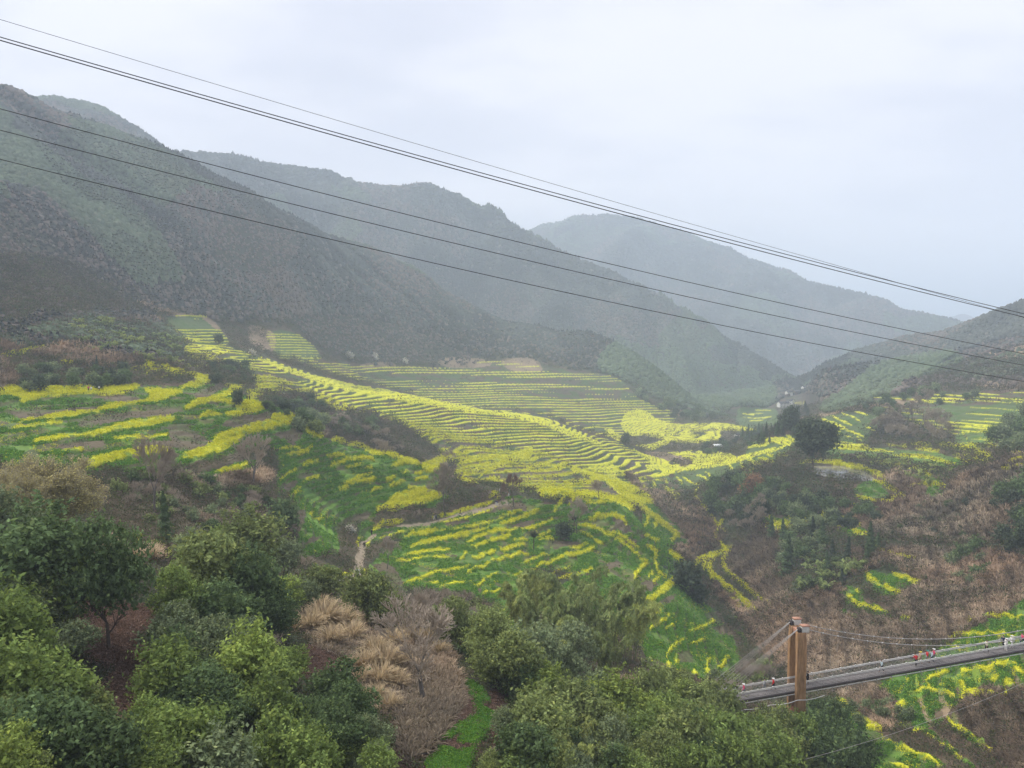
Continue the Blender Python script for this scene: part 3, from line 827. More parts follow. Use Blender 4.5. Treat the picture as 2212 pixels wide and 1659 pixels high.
# real steps in the ground
st1 = np.where(f1 < .6, 0, (f1-.6)/.4)*1.0 - f1
st2 = np.where(f2 < .6, 0, (f2-.6)/.4)*1.0 - f2
Z = Z + (p1 > 0)*st1*.8 + (p2 > 0)*st2*1.1
yel = np.maximum(yel*((((ZS+1.2*fbm(X/25, Y/25, 2, 881))/.75) % 1 > .2) | (R2 < 480)), np.maximum(py1, py2))
hs1 = ZS/1.25 + .8*fbm(X/16, Y/16, 3, 611); fs1 = hs1 % 1
hs2 = ZS/1.7 + .9*fbm(X/25, Y/25, 3, 613); fs2 = hs2 % 1
stepG = ((grn > .5) | (yel > .5))*(R2 > 110)*(R2 < 340)*(1-terrm)
stepR = (((ree > .5) | (fld > .5)) & (R2 > 120) & (R2 < 520) & (PX > 1480) & (yel < .5))*1.
riserG = stepG*(fs1 > .68)*(yel < .5); riserR = stepR*(fs2 > .70)
Z = Z + stepG*(np.where(fs1 < .68, 0, (fs1-.68)/.32)-fs1)*.8 + stepR*(np.where(fs2 < .7, 0, (fs2-.7)/.3)-fs2)*1.2
crop = yel*(pth < .5)
Z = Z + crop*np.clip(.7-.0003*R2, .35, .6)*(.8+.4*vnoise(X/1.5, Y/1.5, 3)) + grn*(1-yel)*.2*vnoise(X/1.1, Y/1.1, 4)
Z = Z + (1-np.clip(yel+pth+MT, 0, 1))*np.clip(R2*.003, .1, 1.0)*(fbm(A2/.02, L2_/.02, 2, 71)-.5)
# colours
def mixc(c, col, m):
    m = np.clip(m, 0, 1)[..., None]
    return c*(1-m)+np.asarray(col)*m
nb = fbm(X/9, Y/9, 4, 301)      # patchy at every distance
nm = fbm(X/60, Y/60, 4, 311)
nl = fbm(X/260, Y/260, 3, 321)
C = np.zeros(X.shape+(3,)) + np.array([.075, .078, .042])
C = mixc(C, [.12, .085, .06], sstep(.42, .62, nb))
C = mixc(C, [.05, .07, .035], sstep(.5, .7, nm))
# mountain soil below the trees
C = mixc(C, [.055, .06, .042], MT)
C = mixc(C, [.10, .075, .065], MT*sstep(.48, .62, nl)*sstep(.35, .6, nb))
C = mixc(C, [.10, .082, .06], np.where(terrm & (yel < .5), .6*sstep(.3, .6, nb)+.25, 0)*(1-MT))
C = mixc(C, [.07, .12, .035], np.where(terrm & (yel < .5), .75*sstep(.62, .4, nb), 0))
C = mixc(C, [.13, .25, .035], grn*(.55+.45*sstep(.35, .6, nb)))
C = mixc(C, [.15, .13, .06], grn*sstep(.55, .68, nb)*.8)
C = mixc(C, [.085, .12, .05], grn*sstep(380, 520, R2)*.9)
C = mixc(C, [.10, .09, .05], riserG*.75*sstep(.35, .5, fbm(X/7, Y/7, 2, 617)))
C = mixc(C, [.05, .12, .02], grn*sstep(.5, .3, fbm(X/4, Y/4, 3, 331))*.6)
C = mixc(C, np.stack([.20+.16*nb, .27+.1*nb, .05+0*nb], -1), lim)
C = mixc(C, np.stack([.08+.07*nb, .07+.05*nb, .045+.03*nb], -1), brn*(.6+.4*sstep(.35, .5, nb)))
C = mixc(C, np.stack([.18+.09*nb, .11+.05*nb, .08+.04*nb], -1), drt)
C = mixc(C, np.stack([.20+.14*nb, .15+.10*nb, .10+.07*nb], -1), ree*.95)
C = mixc(C, np.stack([.09+.08*nb, .06+.05*nb, .038+.04*nb], -1), fld*.9)
C = mixc(C, [.09, .07, .045], riserR*.75)
C = mixc(C, [.10, .085, .05], fld*sstep(.5, .62, ((Z/.8 + .8*nb) % 1))*.8)
C = mixc(C, [.30, .28, .08], fld*sstep(.62, .75, vnoise(X/2.5, Y/2.5, 91))*sstep(.1, .25, (Z/.8+.8*nb) % 1)*.45)
yc = np.stack([.47+.20*nb, .49+.17*nb, .03+0*nb], -1)
C = np.where((yel > .5)[..., None], yc*1.0, C)
gapn = fbm(X/1.6, Y/1.6, 2, 351)
C = mixc(C, [.10, .19, .03], (yel > .5)*sstep(.52, .66, gapn)*np.interp(R2, [100, 250, 500, 900], [.95, .7, .35, .2]))
C = mixc(C, np.stack([.27+.08*nb, .22+.07*nb, .15+.06*nb], -1), pth)
COLR = np.clip(C, 0, 1)

# ---- helpers to stand things on the ground ----
def zat(x, y):
    a = np.arctan2(x, y); l = np.log(np.hypot(x, y))
    i = np.clip(np.searchsorted(AZ, a)-1, 0, len(AZ)-2); j = np.clip(np.searchsorted(LR, l)-1, 0, len(LR)-2)
    u = (a-AZ[i])/(AZ[i+1]-AZ[i]); v = (l-LR[j])/(LR[j+1]-LR[j])
    return (Z[i, j]*(1-u)+Z[i+1, j]*u)*(1-v)+(Z[i, j+1]*(1-u)+Z[i+1, j+1]*u)*v
def hit(px, py, h=0., rmin=20.):
    """nearest point at which the line of sight through px, py is h metres above the ground"""
    x, y, z = ray(px, py); hh = math.hypot(x, y); a = math.atan2(x, y)
    rr = np.exp(np.arange(math.log(rmin), math.log(9000), .002))
    zz = zat(rr*math.sin(a), rr*math.cos(a))
    k = np.nonzero(z/hh*rr - zz <= h)[0]
    r = rr[k[0]] if len(k) else 2000.
    return r*math.sin(a), r*math.cos(a), float(zz[k[0]] if len(k) else -98), r
gPX = np.abs(np.gradient(PX, axis=0)); gPY = np.abs(np.gradient(PY, axis=1))
dAZ = np.gradient(AZ)[:, None]; dLR = np.gradient(LR)[None, :]
W_SCR = np.where(VIS, gPX*gPY, 0); W_AREA = np.where(VIS, R2*R2*dAZ*dLR, 0)
def scat(w, n):
    c = np.cumsum(w.ravel()); idx = np.searchsorted(c, RNG.random(n)*c[-1])
    i, j = np.unravel_index(np.minimum(idx, w.size-1), w.shape)
    a = AZ[i] + (RNG.random(n)-.5)*dAZ[i, 0]; l = LR[j] + (RNG.random(n)-.5)*dLR[0, j]
    x = np.exp(l)*np.sin(a); y = np.exp(l)*np.cos(a)
    return x, y, zat(x, y), i, j
def patch(data):
    L = layer(data); return np.where(VIS, L[ii, jj], 0.)
#COVER>

# ---------------------------------------------------------------- materials
def mat(name, base=None, vcol=False, rough=.9, noise=0., nscale=3., trans=0., bump=0., rnd=0., metal=0.):
    m = bpy.data.materials.new(name); m.use_nodes = True
    nt = m.node_tree; nt.nodes.clear(); L = nt.links.new
    out = N(nt, 'ShaderNodeOutputMaterial')
    if vcol:
        a = N(nt, 'ShaderNodeAttribute', attribute_name='Col'); col = a.outputs['Color']
    else:
        a = N(nt, 'ShaderNodeRGB'); a.outputs[0].default_value = (*base, 1); col = a.outputs[0]
    if vcol and base is not None:
        mm = N(nt, 'ShaderNodeMix', data_type='RGBA', blend_type='MULTIPLY'); mm.inputs[0].default_value = 1
        L(col, mm.inputs[6]); mm.inputs[7].default_value = (*base, 1); col = mm.outputs[2]
    tn = None
    if noise or bump:
        tc = N(nt, 'ShaderNodeTexCoord')
        tn = N(nt, 'ShaderNodeTexNoise', Scale=nscale, Detail=4.0, Roughness=.65)
        L(tc.outputs['Object'], tn.inputs['Vector'])
    if noise:
        mr = N(nt, 'ShaderNodeMapRange'); mr.inputs['From Min'].default_value = .3; mr.inputs['From Max'].default_value = .7
        mr.inputs['To Min'].default_value = 1-noise; mr.inputs['To Max'].default_value = 1+noise
        L(tn.outputs['Fac'], mr.inputs['Value'])
        mm = N(nt, 'ShaderNodeVectorMath', operation='MULTIPLY')
        L(col, mm.inputs[0]); L(mr.outputs[0], mm.inputs[1]); col = mm.outputs[0]
    if rnd:
        oi = N(nt, 'ShaderNodeObjectInfo')
        mr = N(nt, 'ShaderNodeMapRange'); mr.inputs['To Min'].default_value = 1-rnd; mr.inputs['To Max'].default_value = 1+rnd
        L(oi.outputs['Random'], mr.inputs['Value'])
        mm = N(nt, 'ShaderNodeVectorMath', operation='MULTIPLY')
        L(col, mm.inputs[0]); L(mr.outputs[0], mm.inputs[1]); col = mm.outputs[0]
    bp = None
    if bump:
        bp = N(nt, 'ShaderNodeBump'); bp.inputs['Strength'].default_value = bump; bp.inputs['Distance'].default_value = .3
        L(tn.outputs['Fac'], bp.inputs['Height'])
    if trans:
        d = N(nt, 'ShaderNodeBsdfDiffuse'); t = N(nt, 'ShaderNodeBsdfTranslucent'); g = N(nt, 'ShaderNodeMixShader'); g.inputs[0].default_value = trans
        L(col, d.inputs[0]); L(col, t.inputs[0]); L(d.outputs[0], g.inputs[1]); L(t.outputs[0], g.inputs[2]); L(g.outputs[0], out.inputs[0])
    else:
        p = N(nt, 'ShaderNodeBsdfPrincipled'); p.inputs['Roughness'].default_value = rough; p.inputs['Metallic'].default_value = metal
        p.inputs['Specular IOR Level'].default_value = .25
        L(col, p.inputs['Base Color'])
        if bp: L(bp.outputs[0], p.inputs['Normal'])
        L(p.outputs[0], out.inputs[0])
    return m

def mesh_np(name, V, F, col=None, mats=(), smooth=False):
    """V (n,3); F (m,k) with one k; col per vertex (n,3)"""
    me = bpy.data.meshes.new(name)
    V = np.ascontiguousarray(V, np.float32); F = np.ascontiguousarray(F, np.int32)
    n, k = F.shape
    me.vertices.add(len(V)); me.vertices.foreach_set('co', V.ravel())
    me.loops.add(n*k); me.loops.foreach_set('vertex_index', F.ravel())
    me.polygons.add(n); me.polygons.foreach_set('loop_start', np.arange(0, n*k, k, dtype=np.int32))
    if smooth: me.polygons.foreach_set('use_smooth', np.ones(n, bool))
    if col is not None:
        at_ = me.attributes.new('Col', 'FLOAT_COLOR', 'POINT')
        c = np.ones((len(V), 4), np.float32); c[:, :3] = col
        at_.data.foreach_set('color', c.ravel())
    for m in mats: me.materials.append(m)
    me.update(calc_edges=True)
    return me
def link(name, me, parent=None, loc=None, **pr):
    o = bpy.data.objects.new(name, me); COL.objects.link(o)
    if parent is not None: o.parent = parent
    if loc is not None: o.location = loc
    for k_, v_ in pr.items(): o[k_] = v_
    return o

# ---------------------------------------------------------------- the ground
def build_ground():
    n0, n1 = X.shape
    V = np.stack([X, Y, Z], -1).reshape(-1, 3)
    idx = np.arange(n0*n1).reshape(n0, n1)
    F = np.stack([idx[:-1, :-1], idx[1:, :-1], idx[1:, 1:], idx[:-1, 1:]], -1).reshape(-1, 4)
    m = mat('ground_soil_and_fields', vcol=True, rough=1., noise=.22, nscale=1.3)
    me = mesh_np('terrain', V, F, COLR.reshape(-1, 3), [m], smooth=True)
    link('terrain', me, kind='structure')
build_ground()

# ---------------------------------------------------------------- plant shapes (numpy)
def rot_z(a):
    c, s_ = np.cos(a), np.sin(a); z = np.zeros_like(c); o = np.ones_like(c)
    return np.stack([np.stack([c, -s_, z], -1), np.stack([s_, c, z], -1), np.stack([z, z, o], -1)], -2)
def leaves(P, D, ln, wd, rng, up=.0, col=None, jit=.7):
    """rhombic leaves at P facing roughly D; returns V, F(quads), C"""
    n = len(P)
    Nn = D + rng.normal(0, jit, (n, 3)); Nn /= np.linalg.norm(Nn, axis=1)[:, None]+1e-9
    A = rng.normal(0, 1, (n, 3)); A[:, 2] += up
    A -= (A*Nn).sum(1)[:, None]*Nn; A /= np.linalg.norm(A, axis=1)[:, None]+1e-9
    B = np.cross(Nn, A)
    l = (ln*(.7+.6*rng.random(n)))[:, None]; w = (wd*(.7+.6*rng.random(n)))[:, None]
    V = np.stack([P-A*l*.5, P+B*w*.5, P+A*l*.5, P-B*w*.5], 1).reshape(-1, 3)
    F = np.arange(4*n).reshape(n, 4)
    return V, F, (None if col is None else np.repeat(col, 4, 0))
def tube(P0, P1, r0, r1, k=4):
    """tapered sticks between P0 and P1, k sides"""
    P0 = np.asarray(P0, float); P1 = np.asarray(P1, float); n = len(P0)
    D = P1-P0; D /= np.linalg.norm(D, axis=1)[:, None]+1e-9
    a = np.where(np.abs(D[:, 2:3]) < .9, np.array([[0, 0, 1.]]), np.array([[1., 0, 0]]))
    U = np.cross(D, a); U /= np.linalg.norm(U, axis=1)[:, None]; W = np.cross(D, U)
    V = []
    for P, r in ((P0, r0), (P1, r1)):
        for i in range(k):
            t = 2*math.pi*i/k
            V.append(P + (U*math.cos(t)+W*math.sin(t))*np.asarray(r)[:, None])
    V = np.stack(V, 1).reshape(-1, 3)
    b = np.arange(n)[:, None]*2*k
    F = np.concatenate([np.stack([b[:, 0]+i, b[:, 0]+(i+1) % k, b[:, 0]+k+(i+1) % k, b[:, 0]+k+i], 1) for i in range(k)])
    return V, F
def join(parts):
    Vs, Fs, Cs = [], [], []; o = 0
    for V, F, C_ in parts:
        Vs.append(V); Fs.append(F+o); Cs.append(C_); o += len(V)
    return np.concatenate(Vs), np.concatenate(Fs), np.concatenate(Cs)
def branches(rng, h, spread, n0=5, depth=5, r0=.16, up=.35, stems=1, start=.3, kids=(3, 4), shrink=.66):
    """branching skeleton; returns list of P0, P1, r0, r1 and tips"""
    S0, S1, R0, R1, tips = [], [], [], [], []
    def grow(p, d, ln, r, lv):
        q = p; seg = 3
        for i in range(seg):
            d2 = d + rng.normal(0, .13, 3) + np.array([0, 0, .05]); d2 /= np.linalg.norm(d2)
            q2 = q + d2*ln/seg; ra = r*(1-.35*i/seg); rb = r*(1-.35*(i+1)/seg)
            S0.append(q); S1.append(q2); R0.append(ra); R1.append(rb)
            if lv > 0 and i >= (1 if lv > 1 else 0) and lv < depth:
                for _ in range(1):
                    side(q2, d2, ln, rb, lv)
            q = q2; d = d2
        if lv == 0: tips.append(q); return
        for _ in range(rng.integers(*kids)): side(q, d, ln, r*.65, lv)
    def side(q, d, ln, r, lv):
        a = rng.normal(0, 1, 3); a -= a.dot(d)*d; a /= np.linalg.norm(a)+1e-9
        nd = d + a*spread*(.5+.6*rng.random()) + np.array([0, 0, up*.35]); nd /= np.linalg.norm(nd)
        grow(q, nd, ln*shrink*(.8+.4*rng.random()), r*.62, lv-1)
    for s_ in range(stems):
        d = np.array([rng.normal(0, .22), rng.normal(0, .22), 1.]); d /= np.linalg.norm(d)
        if stems > 1: d = np.array([math.cos(s_*2.4)*.45, math.sin(s_*2.4)*.45, 1.]); d /= np.linalg.norm(d)
        grow(np.array([.15*s_*math.cos(s_), .15*s_*math.sin(s_), -.3]), d, h*start, r0, depth-1)
    return map(np.array, (S0, S1, R0, R1, tips))

def crown_shape(rng, R=3., H=4.2, base=2.2, nl=16, n=6500, ln=.30, wd=.15, tip=.25):
    L_ = rng.normal(0, 1, (nl, 3)); L_ /= np.linalg.norm(L_, axis=1)[:, None]
    L_ *= (rng.random(nl)**.45)[:, None]*.72
    lc_ = np.stack([L_[:, 0]*R, L_[:, 1]*R, base+H/2+L_[:, 2]*H/2], 1); lr_ = R*(.20+.26*rng.random(nl))
    lc_[:, 2] += H*.12*rng.normal(0, 1, nl)
    m = n//7
    k_ = rng.choice(nl, m, p=lr_**2/(lr_**2).sum())
    D = rng.normal(0, 1, (m, 3)); D[:, 2] = np.where((D[:, 2] < 0) & (rng.random(m) < .6), -D[:, 2], D[:, 2]); D /= np.linalg.norm(D, axis=1)[:, None]
    rad = .55+.5*rng.random(m)**.6
    rad *= 1+.25*np.sin(D[:, 0]*7+k_*2.)*np.sin(D[:, 1]*6+k_)*np.sin(D[:, 2]*7)
    P = lc_[k_] + D*(lr_[k_]*rad)[:, None]
    G_ = D*.7 + rng.normal(0, .35, (m, 3)); G_[:, 2] += .35; G_ /= np.linalg.norm(G_, axis=1)[:, None]
    sl_ = ln*(1.6+2.4*rng.random(m)**2)
    q = np.linspace(0, 1, 7)
    P = (P[:, None]+G_[:, None]*sl_[:, None, None]*q[None, :, None]+rng.normal(0, ln*.33, (m, 7, 3))*(1.1-.6*q)[None, :, None]).reshape(-1, 3)
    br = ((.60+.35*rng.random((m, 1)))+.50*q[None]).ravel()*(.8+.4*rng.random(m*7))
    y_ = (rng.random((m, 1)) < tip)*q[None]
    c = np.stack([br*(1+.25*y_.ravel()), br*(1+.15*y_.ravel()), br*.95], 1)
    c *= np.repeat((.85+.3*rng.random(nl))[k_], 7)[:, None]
    szf = .55+.9*rng.random((len(P), 1))
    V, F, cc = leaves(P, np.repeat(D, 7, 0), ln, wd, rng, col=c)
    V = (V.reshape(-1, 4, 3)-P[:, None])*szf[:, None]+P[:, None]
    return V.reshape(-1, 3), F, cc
def evergreen_proto(seed, **kw):
    rng = np.random.default_rng(seed)
    V, F, c = crown_shape(rng, **kw)
    S0, S1, R0, R1, tips = branches(rng, kw.get('base', 2.2)+kw.get('H', 4.2)*.75, .75, depth=3, r0=.14, start=.38, stems=1+seed % 2)
    TV, TF = tube(S0, S1, R0, R1, 5)
    return (V, F, c), (TV, TF)
M_BARK = mat('bark', (.085, .065, .05), rough=.95, noise=.35, nscale=4)
M_BARKG = mat('bark_grey', (.13, .115, .10), rough=.95, noise=.3, nscale=4)
def leafmat(name, c, rnd=.18): return mat(name, c, vcol=True, trans=.28, rnd=rnd, noise=.15, nscale=.6)
M_L = {
 'bright': leafmat('leaf_yellow_green', (.24, .31, .085)),
 'mid': leafmat('leaf_mid_green', (.175, .24, .075)),
 'dark': leafmat('leaf_dark_green', (.105, .155, .07)),
 'grey': leafmat('leaf_grey_green', (.18, .225, .125)),
 'olive': leafmat('leaf_olive', (.20, .245, .095)),
 'vdark': leafmat('leaf_blackish_green', (.075, .10, .065)),
 'bamboo': leafmat('leaf_bamboo', (.34, .42, .14)),
 'bambood': leafmat('leaf_bamboo_dark', (.24, .32, .12)),
 'white': leafmat('blossom_white', (.60, .58, .54)),
 'pink': leafmat('blossom_pink', (.52, .38, .36)),
 'bud': leafmat('bud_yellow_brown', (.46, .41, .19)),
 'rust': leafmat('leaf_withered_brown', (.24, .145, .085)),
}
PROTO = {}
def add_proto(kind, crowns):
    PROTO[kind] = crowns
def leafy(kind, seeds, **kw):
    L_ = []
    for sd_ in seeds:
        (V, F, c), (TV, TF) = evergreen_proto(sd_, **kw)
        L_.append((mesh_np(kind+'_crown', V, F, c, [M_L['mid']]), mesh_np(kind+'_trunk', TV, TF, None, [M_BARK])))
    PROTO[kind] = L_
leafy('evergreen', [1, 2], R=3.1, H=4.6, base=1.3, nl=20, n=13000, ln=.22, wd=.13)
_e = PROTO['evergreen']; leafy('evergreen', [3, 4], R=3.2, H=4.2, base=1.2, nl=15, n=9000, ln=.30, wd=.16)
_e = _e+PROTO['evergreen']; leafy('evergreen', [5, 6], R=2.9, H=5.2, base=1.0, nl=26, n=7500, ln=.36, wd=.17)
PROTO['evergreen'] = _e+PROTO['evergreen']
leafy('oak', [11, 12], R=5.5, H=9., base=4.5, nl=34, n=9000, ln=.75, wd=.45)
leafy('shrub', [21, 22, 23, 24], R=1.8, H=2.4, base=-.2, nl=10, n=1500, ln=.36, wd=.20)
leafy('thicket', [31, 32, 33], R=3.0, H=4.5, base=.3, nl=14, n=1700, ln=.62, wd=.36)
def bare_proto(seed, h, spread=.8, depth=6, r0=.16, buds=0, stems=1, start=.3, bs=.05, rmin=.012, kids=(3, 4)):
    rng = np.random.default_rng(seed)
    S0, S1, R0, R1, tips = branches(rng, h, spread, depth=depth, r0=r0, stems=stems, start=start, kids=kids)
    R0 = np.maximum(R0, rmin); R1 = np.maximum(R1, rmin*.7)
    big = R0 > .05
    TV, TF = tube(S0[big], S1[big], R0[big], R1[big], 5)
    sV, sF = tube(S0[~big], S1[~big], R0[~big], R1[~big], 3)
    if buds:
        k_ = rng.choice(len(S1), buds); P = S1[k_] + rng.normal(0, .12, (buds, 3))
        P = P[P[:, 2] > h*.25]
        c = np.repeat((.6+.8*rng.random(len(P)))[:, None], 3, 1)
        bV, bF, bc = leaves(P, rng.normal(0, 1, (len(P), 3)), bs*1.6, bs, rng, col=c)
    else: bV = None
    return (TV, TF), (sV, sF), (None if bV is None else (bV, bF, bc))
M_TWIG = mat('twig_brown', (.36, .30, .235), rough=1., rnd=.15)
M_TWIGY = mat('twig_yellowish', (.40, .36, .24), rough=1., rnd=.1)
M_TWIGP = mat('twig_pinkish', (.20, .13, .10), rough=1., rnd=.15)
def bare(kind, seeds, twig=None, **kw):
    L_ = []
    for sd_ in seeds:
        t, s_, b = bare_proto(sd_, **kw)
        L_.append((mesh_np(kind+'_twigs', s_[0], s_[1], None, [twig or M_TWIG]), mesh_np(kind+'_trunk', t[0], t[1], None, [M_BARKG]),
                   None if b is None else mesh_np(kind+'_buds', b[0], b[1], b[2], [M_L['bud']])))
    PROTO[kind] = L_
bare('bare', [41, 42, 43], h=9., spread=.66, depth=6, r0=.15, start=.25, rmin=.02, kids=(2, 4))
bare('bareshrub', [51, 52], h=5., spread=.7, depth=4, r0=.07, stems=6, start=.36, rmin=.014, kids=(3, 5))
bare('budtree', [61], h=11., spread=.62, depth=6, r0=.15, stems=4, start=.27, buds=48000, bs=.085, rmin=.02)
def bamboo_proto(seed, n=16, h=11., R=2.6, lf=7000, ln=.42, wd=.09):
    rng = np.random.default_rng(seed)
    S0, S1, R0, R1 = [], [], [], []; P = []; D = []; B_ = []
    for i in range(n):
        a = rng.random()*6.28; rr = R*math.sqrt(rng.random())*.6; b = np.array([math.cos(a)*rr, math.sin(a)*rr, -.3])
        hh = h*(.65+.42*rng.random()); lean = np.array([math.cos(a), math.sin(a), 0])*(.16+.20*rng.random())*hh
        def pos(t): t = np.asarray(t)[..., None]; return b + np.array([0, 0, hh])*(t-.30*t**4) + lean*t**2.8
        tt = np.linspace(0, 1, 11); pts = pos(tt)
        for k_ in range(10):
            S0.append(pts[k_]); S1.append(pts[k_+1]); R0.append(.05*(1-.085*k_)); R1.append(.05*(1-.085*(k_+1)))
        m = lf//n; nb_ = 26
        bt = .32+.68*rng.random(nb_)**.8; ba = rng.random(nb_)*6.28; bl = (.55+.75*rng.random(nb_))*(1.35-.75*bt)
        w_ = rng.integers(0, nb_, m); q = rng.random(m)**.7
        off = np.stack([np.cos(ba[w_])*bl[w_]*q, np.sin(ba[w_])*bl[w_]*q, .15*q-1.15*bl[w_]*q**2.2], 1)
        P.append(pos(bt[w_])+off+rng.normal(0, .11, (m, 3)))
        D.append(np.stack([np.cos(ba[w_]), np.sin(ba[w_]), np.full(m, .9)], 1)); B_.append((.75+.5*rng.random(nb_))[w_]*(.8+.4*rng.random()))
    P = np.concatenate(P); D = np.concatenate(D); br = np.concatenate(B_)*(.75+.5*rng.random(len(P)))
    V, F, c = leaves(P, D, ln, wd, rng, up=-2.2, col=np.stack([br*(1+.2*rng.random(len(P))), br, br], 1), jit=.45)
    TV, TF = tube(np.array(S0), np.array(S1), np.array(R0), np.array(R1), 5)
    return (V, F, c), (TV, TF)
M_CULM = mat('bamboo_culm', (.16, .19, .07), rough=.6, noise=.2)
L_ = []
for sd_ in (71, 72, 73):
    (V, F, c), (TV, TF) = bamboo_proto(sd_, n=18, h=11.5, R=3.2, lf=11000, ln=.42, wd=.11)
    L_.append((mesh_np('bamboo_leaves', V, F, c, [M_L['bamboo']]), mesh_np('bamboo_culms', TV, TF, None, [M_CULM])))
PROTO['bamboo'] = L_
L_ = []
for sd_ in (75, 76):
    (V, F, c), (TV, TF) = bamboo_proto(sd_, n=9, h=9., R=2.6, lf=1800, ln=.8, wd=.30)
    L_.append((mesh_np('bamboo_leaves', V, F, c, [M_L['bamboo']]), mesh_np('bamboo_culms', TV, TF, None, [M_CULM])))
PROTO['bamboofar'] = L_
def conifer_proto(seed, h=7.5, R=2.1, n=1500, ln=.5, wd=.28):
    rng = np.random.default_rng(seed)
    t = rng.random(n)**.8; a = rng.random(n)*6.28
    tier = .75+.25*np.sin(t*h*5.)
    rr = R*(1-t)**.85*tier*(.45+.6*rng.random(n))
    P = np.stack([np.cos(a)*rr, np.sin(a)*rr, .08*h+t*h*.92-rr*.25], 1); D = np.stack([np.cos(a)*.6, np.sin(a)*.6, np.full(n, 1.)], 1)
    br = .7+.6*rng.random(n)
    V, F, c = leaves(P, D, ln, wd, rng, col=np.stack([br]*3, 1), jit=.4)
    TV, TF = tube([[0, 0, -.3]], [[0, 0, h*.9]], [.14], [.03], 6)
    return (V, F, c), (TV, TF)
L_ = []
for sd_ in (81, 82):
    (V, F, c), (TV, TF) = conifer_proto(sd_)
    L_.append((mesh_np('conifer_crown', V, F, c, [M_L['vdark']]), mesh_np('conifer_trunk', TV, TF, None, [M_BARK])))
PROTO['conifer'] = L_
def tuft_np(rng, nb, h, R, w, curve=1.):
    """arching grass blades, three quads each"""
    a = rng.random(nb)*6.28; b = np.stack([np.cos(a), np.sin(a), np.zeros(nb)], 1)
    p0 = b*(R*.35*np.sqrt(rng.random(nb)))[:, None]; L = h*(.45+.75*rng.random(nb))
    a = a+rng.normal(0, .55, nb); b = np.stack([np.cos(a), np.sin(a), np.zeros(nb)], 1)
    out = (.25+.75*rng.random(nb))*curve
    side = np.stack([-np.sin(a), np.cos(a), np.zeros(nb)], 1)*w*.5
    rows = []
    for t, ws in ((0, 1.), (.45, 1.), (.8, .8), (1., .15)):
        c = p0 + b*(R*out*t*t)[:, None]; c[:, 2] = L*(t*1.15-.55*out*t**2.6)
        rows.append((c-side*ws, c+side*ws))
    V = np.stack([v for r_ in rows for v in r_], 1).reshape(-1, 3)
    i0 = np.arange(nb)[:, None]*8
    F = np.concatenate([np.stack([i0[:, 0]+2*k_, i0[:, 0]+2*k_+1, i0[:, 0]+2*k_+3, i0[:, 0]+2*k_+2], 1) for k_ in range(3)])
    br = np.repeat(.65+.7*rng.random(nb), 8)
    return V, F, np.stack([br, br*(.97+.06*np.tile(rng.random(nb)[:, None], (1, 8)).ravel()), br], 1)
M_GRASSD = mat('silvergrass_straw', (.50, .395, .25), vcol=True, trans=.25, rnd=.1)
L_ = []
for sd_ in (91, 92, 93):
    rng = np.random.default_rng(sd_)
    V, F, c = tuft_np(rng, 300, 2.2, 2.0, .085)
    L_.append((mesh_np('silvergrass_blades', V, F, c, [M_GRASSD]), None))
PROTO['silvergrass'] = L_

def ico():
    t = (1+5**.5)/2
    v = np.array([(-1, t, 0), (1, t, 0), (-1, -t, 0), (1, -t, 0), (0, -1, t), (0, 1, t), (0, -1, -t), (0, 1, -t), (t, 0, -1), (t, 0, 1), (-t, 0, -1), (-t, 0, 1)], float)
    f = [(0, 11, 5), (0, 5, 1), (0, 1, 7), (0, 7, 10), (0, 10, 11), (1, 5, 9), (5, 11, 4), (11, 10, 2), (10, 7, 6), (7, 1, 8), (3, 9, 4), (3, 4, 2), (3, 2, 6), (3, 6, 8), (3, 8, 9), (4, 9, 5), (2, 4, 11), (6, 2, 10), (8, 6, 7), (9, 8, 1)]
    v = list(map(tuple, v)); cache = {}; nf = []
    def mid(a, b):
        k_ = (min(a, b), max(a, b))
        if k_ not in cache: cache[k_] = len(v); v.append(tuple((np.array(v[a])+np.array(v[b]))/2))
        return cache[k_]
    for a, b, c in f:
        ab, bc, ca = mid(a, b), mid(b, c), mid(c, a); nf += [(a, ab, ca), (b, bc, ab), (c, ca, bc), (ab, bc, ca)]
    v = np.array(v); v /= np.linalg.norm(v, axis=1)[:, None]
    return v, np.array(nf)
IV, IF = ico()
def stamp(protos, x, y, z, sc, colors, rng, flat=None):
    """many copies of small shapes in one mesh (only for what nobody could count)"""
    n = len(x); ang = rng.random(n)*6.28; which = rng.integers(0, len(protos), n); parts = []
    for p, (V, F, c) in enumerate(protos):
        k_ = np.nonzero(which == p)[0]
        if not len(k_): continue
        m = rot_z(ang[k_]); s3 = sc[k_] if sc.ndim == 2 else np.repeat(sc[k_][:, None], 3, 1)
        W = np.einsum('nij,vj->nvi', m, V)*s3[:, None, :] + np.stack([x[k_], y[k_], z[k_]], 1)[:, None, :]
        FF = F[None]+(np.arange(len(k_))*len(V))[:, None, None]
        CC = colors[k_][:, None, :]*(c[None] if c is not None else 1.)
        CC = np.broadcast_to(CC, W.shape)
        parts.append((W.reshape(-1, 3), FF.reshape(-1, F.shape[1]), CC.reshape(-1, 3)))
    return join(parts)
rs = np.random.default_rng(5)
CROWN_LO = []
for i in range(7):
    V = IV*(1+rs.normal(0, .17, (len(IV), 1))); V[:, 2] = V[:, 2]*1.05+.55
    keep = (V[IF].mean(1)[:, 2] > .05)
    CROWN_LO.append((V, IF[keep], (.8+.4*rs.random((len(IV), 1)))*np.ones((1, 3))))
CONE_LO = []
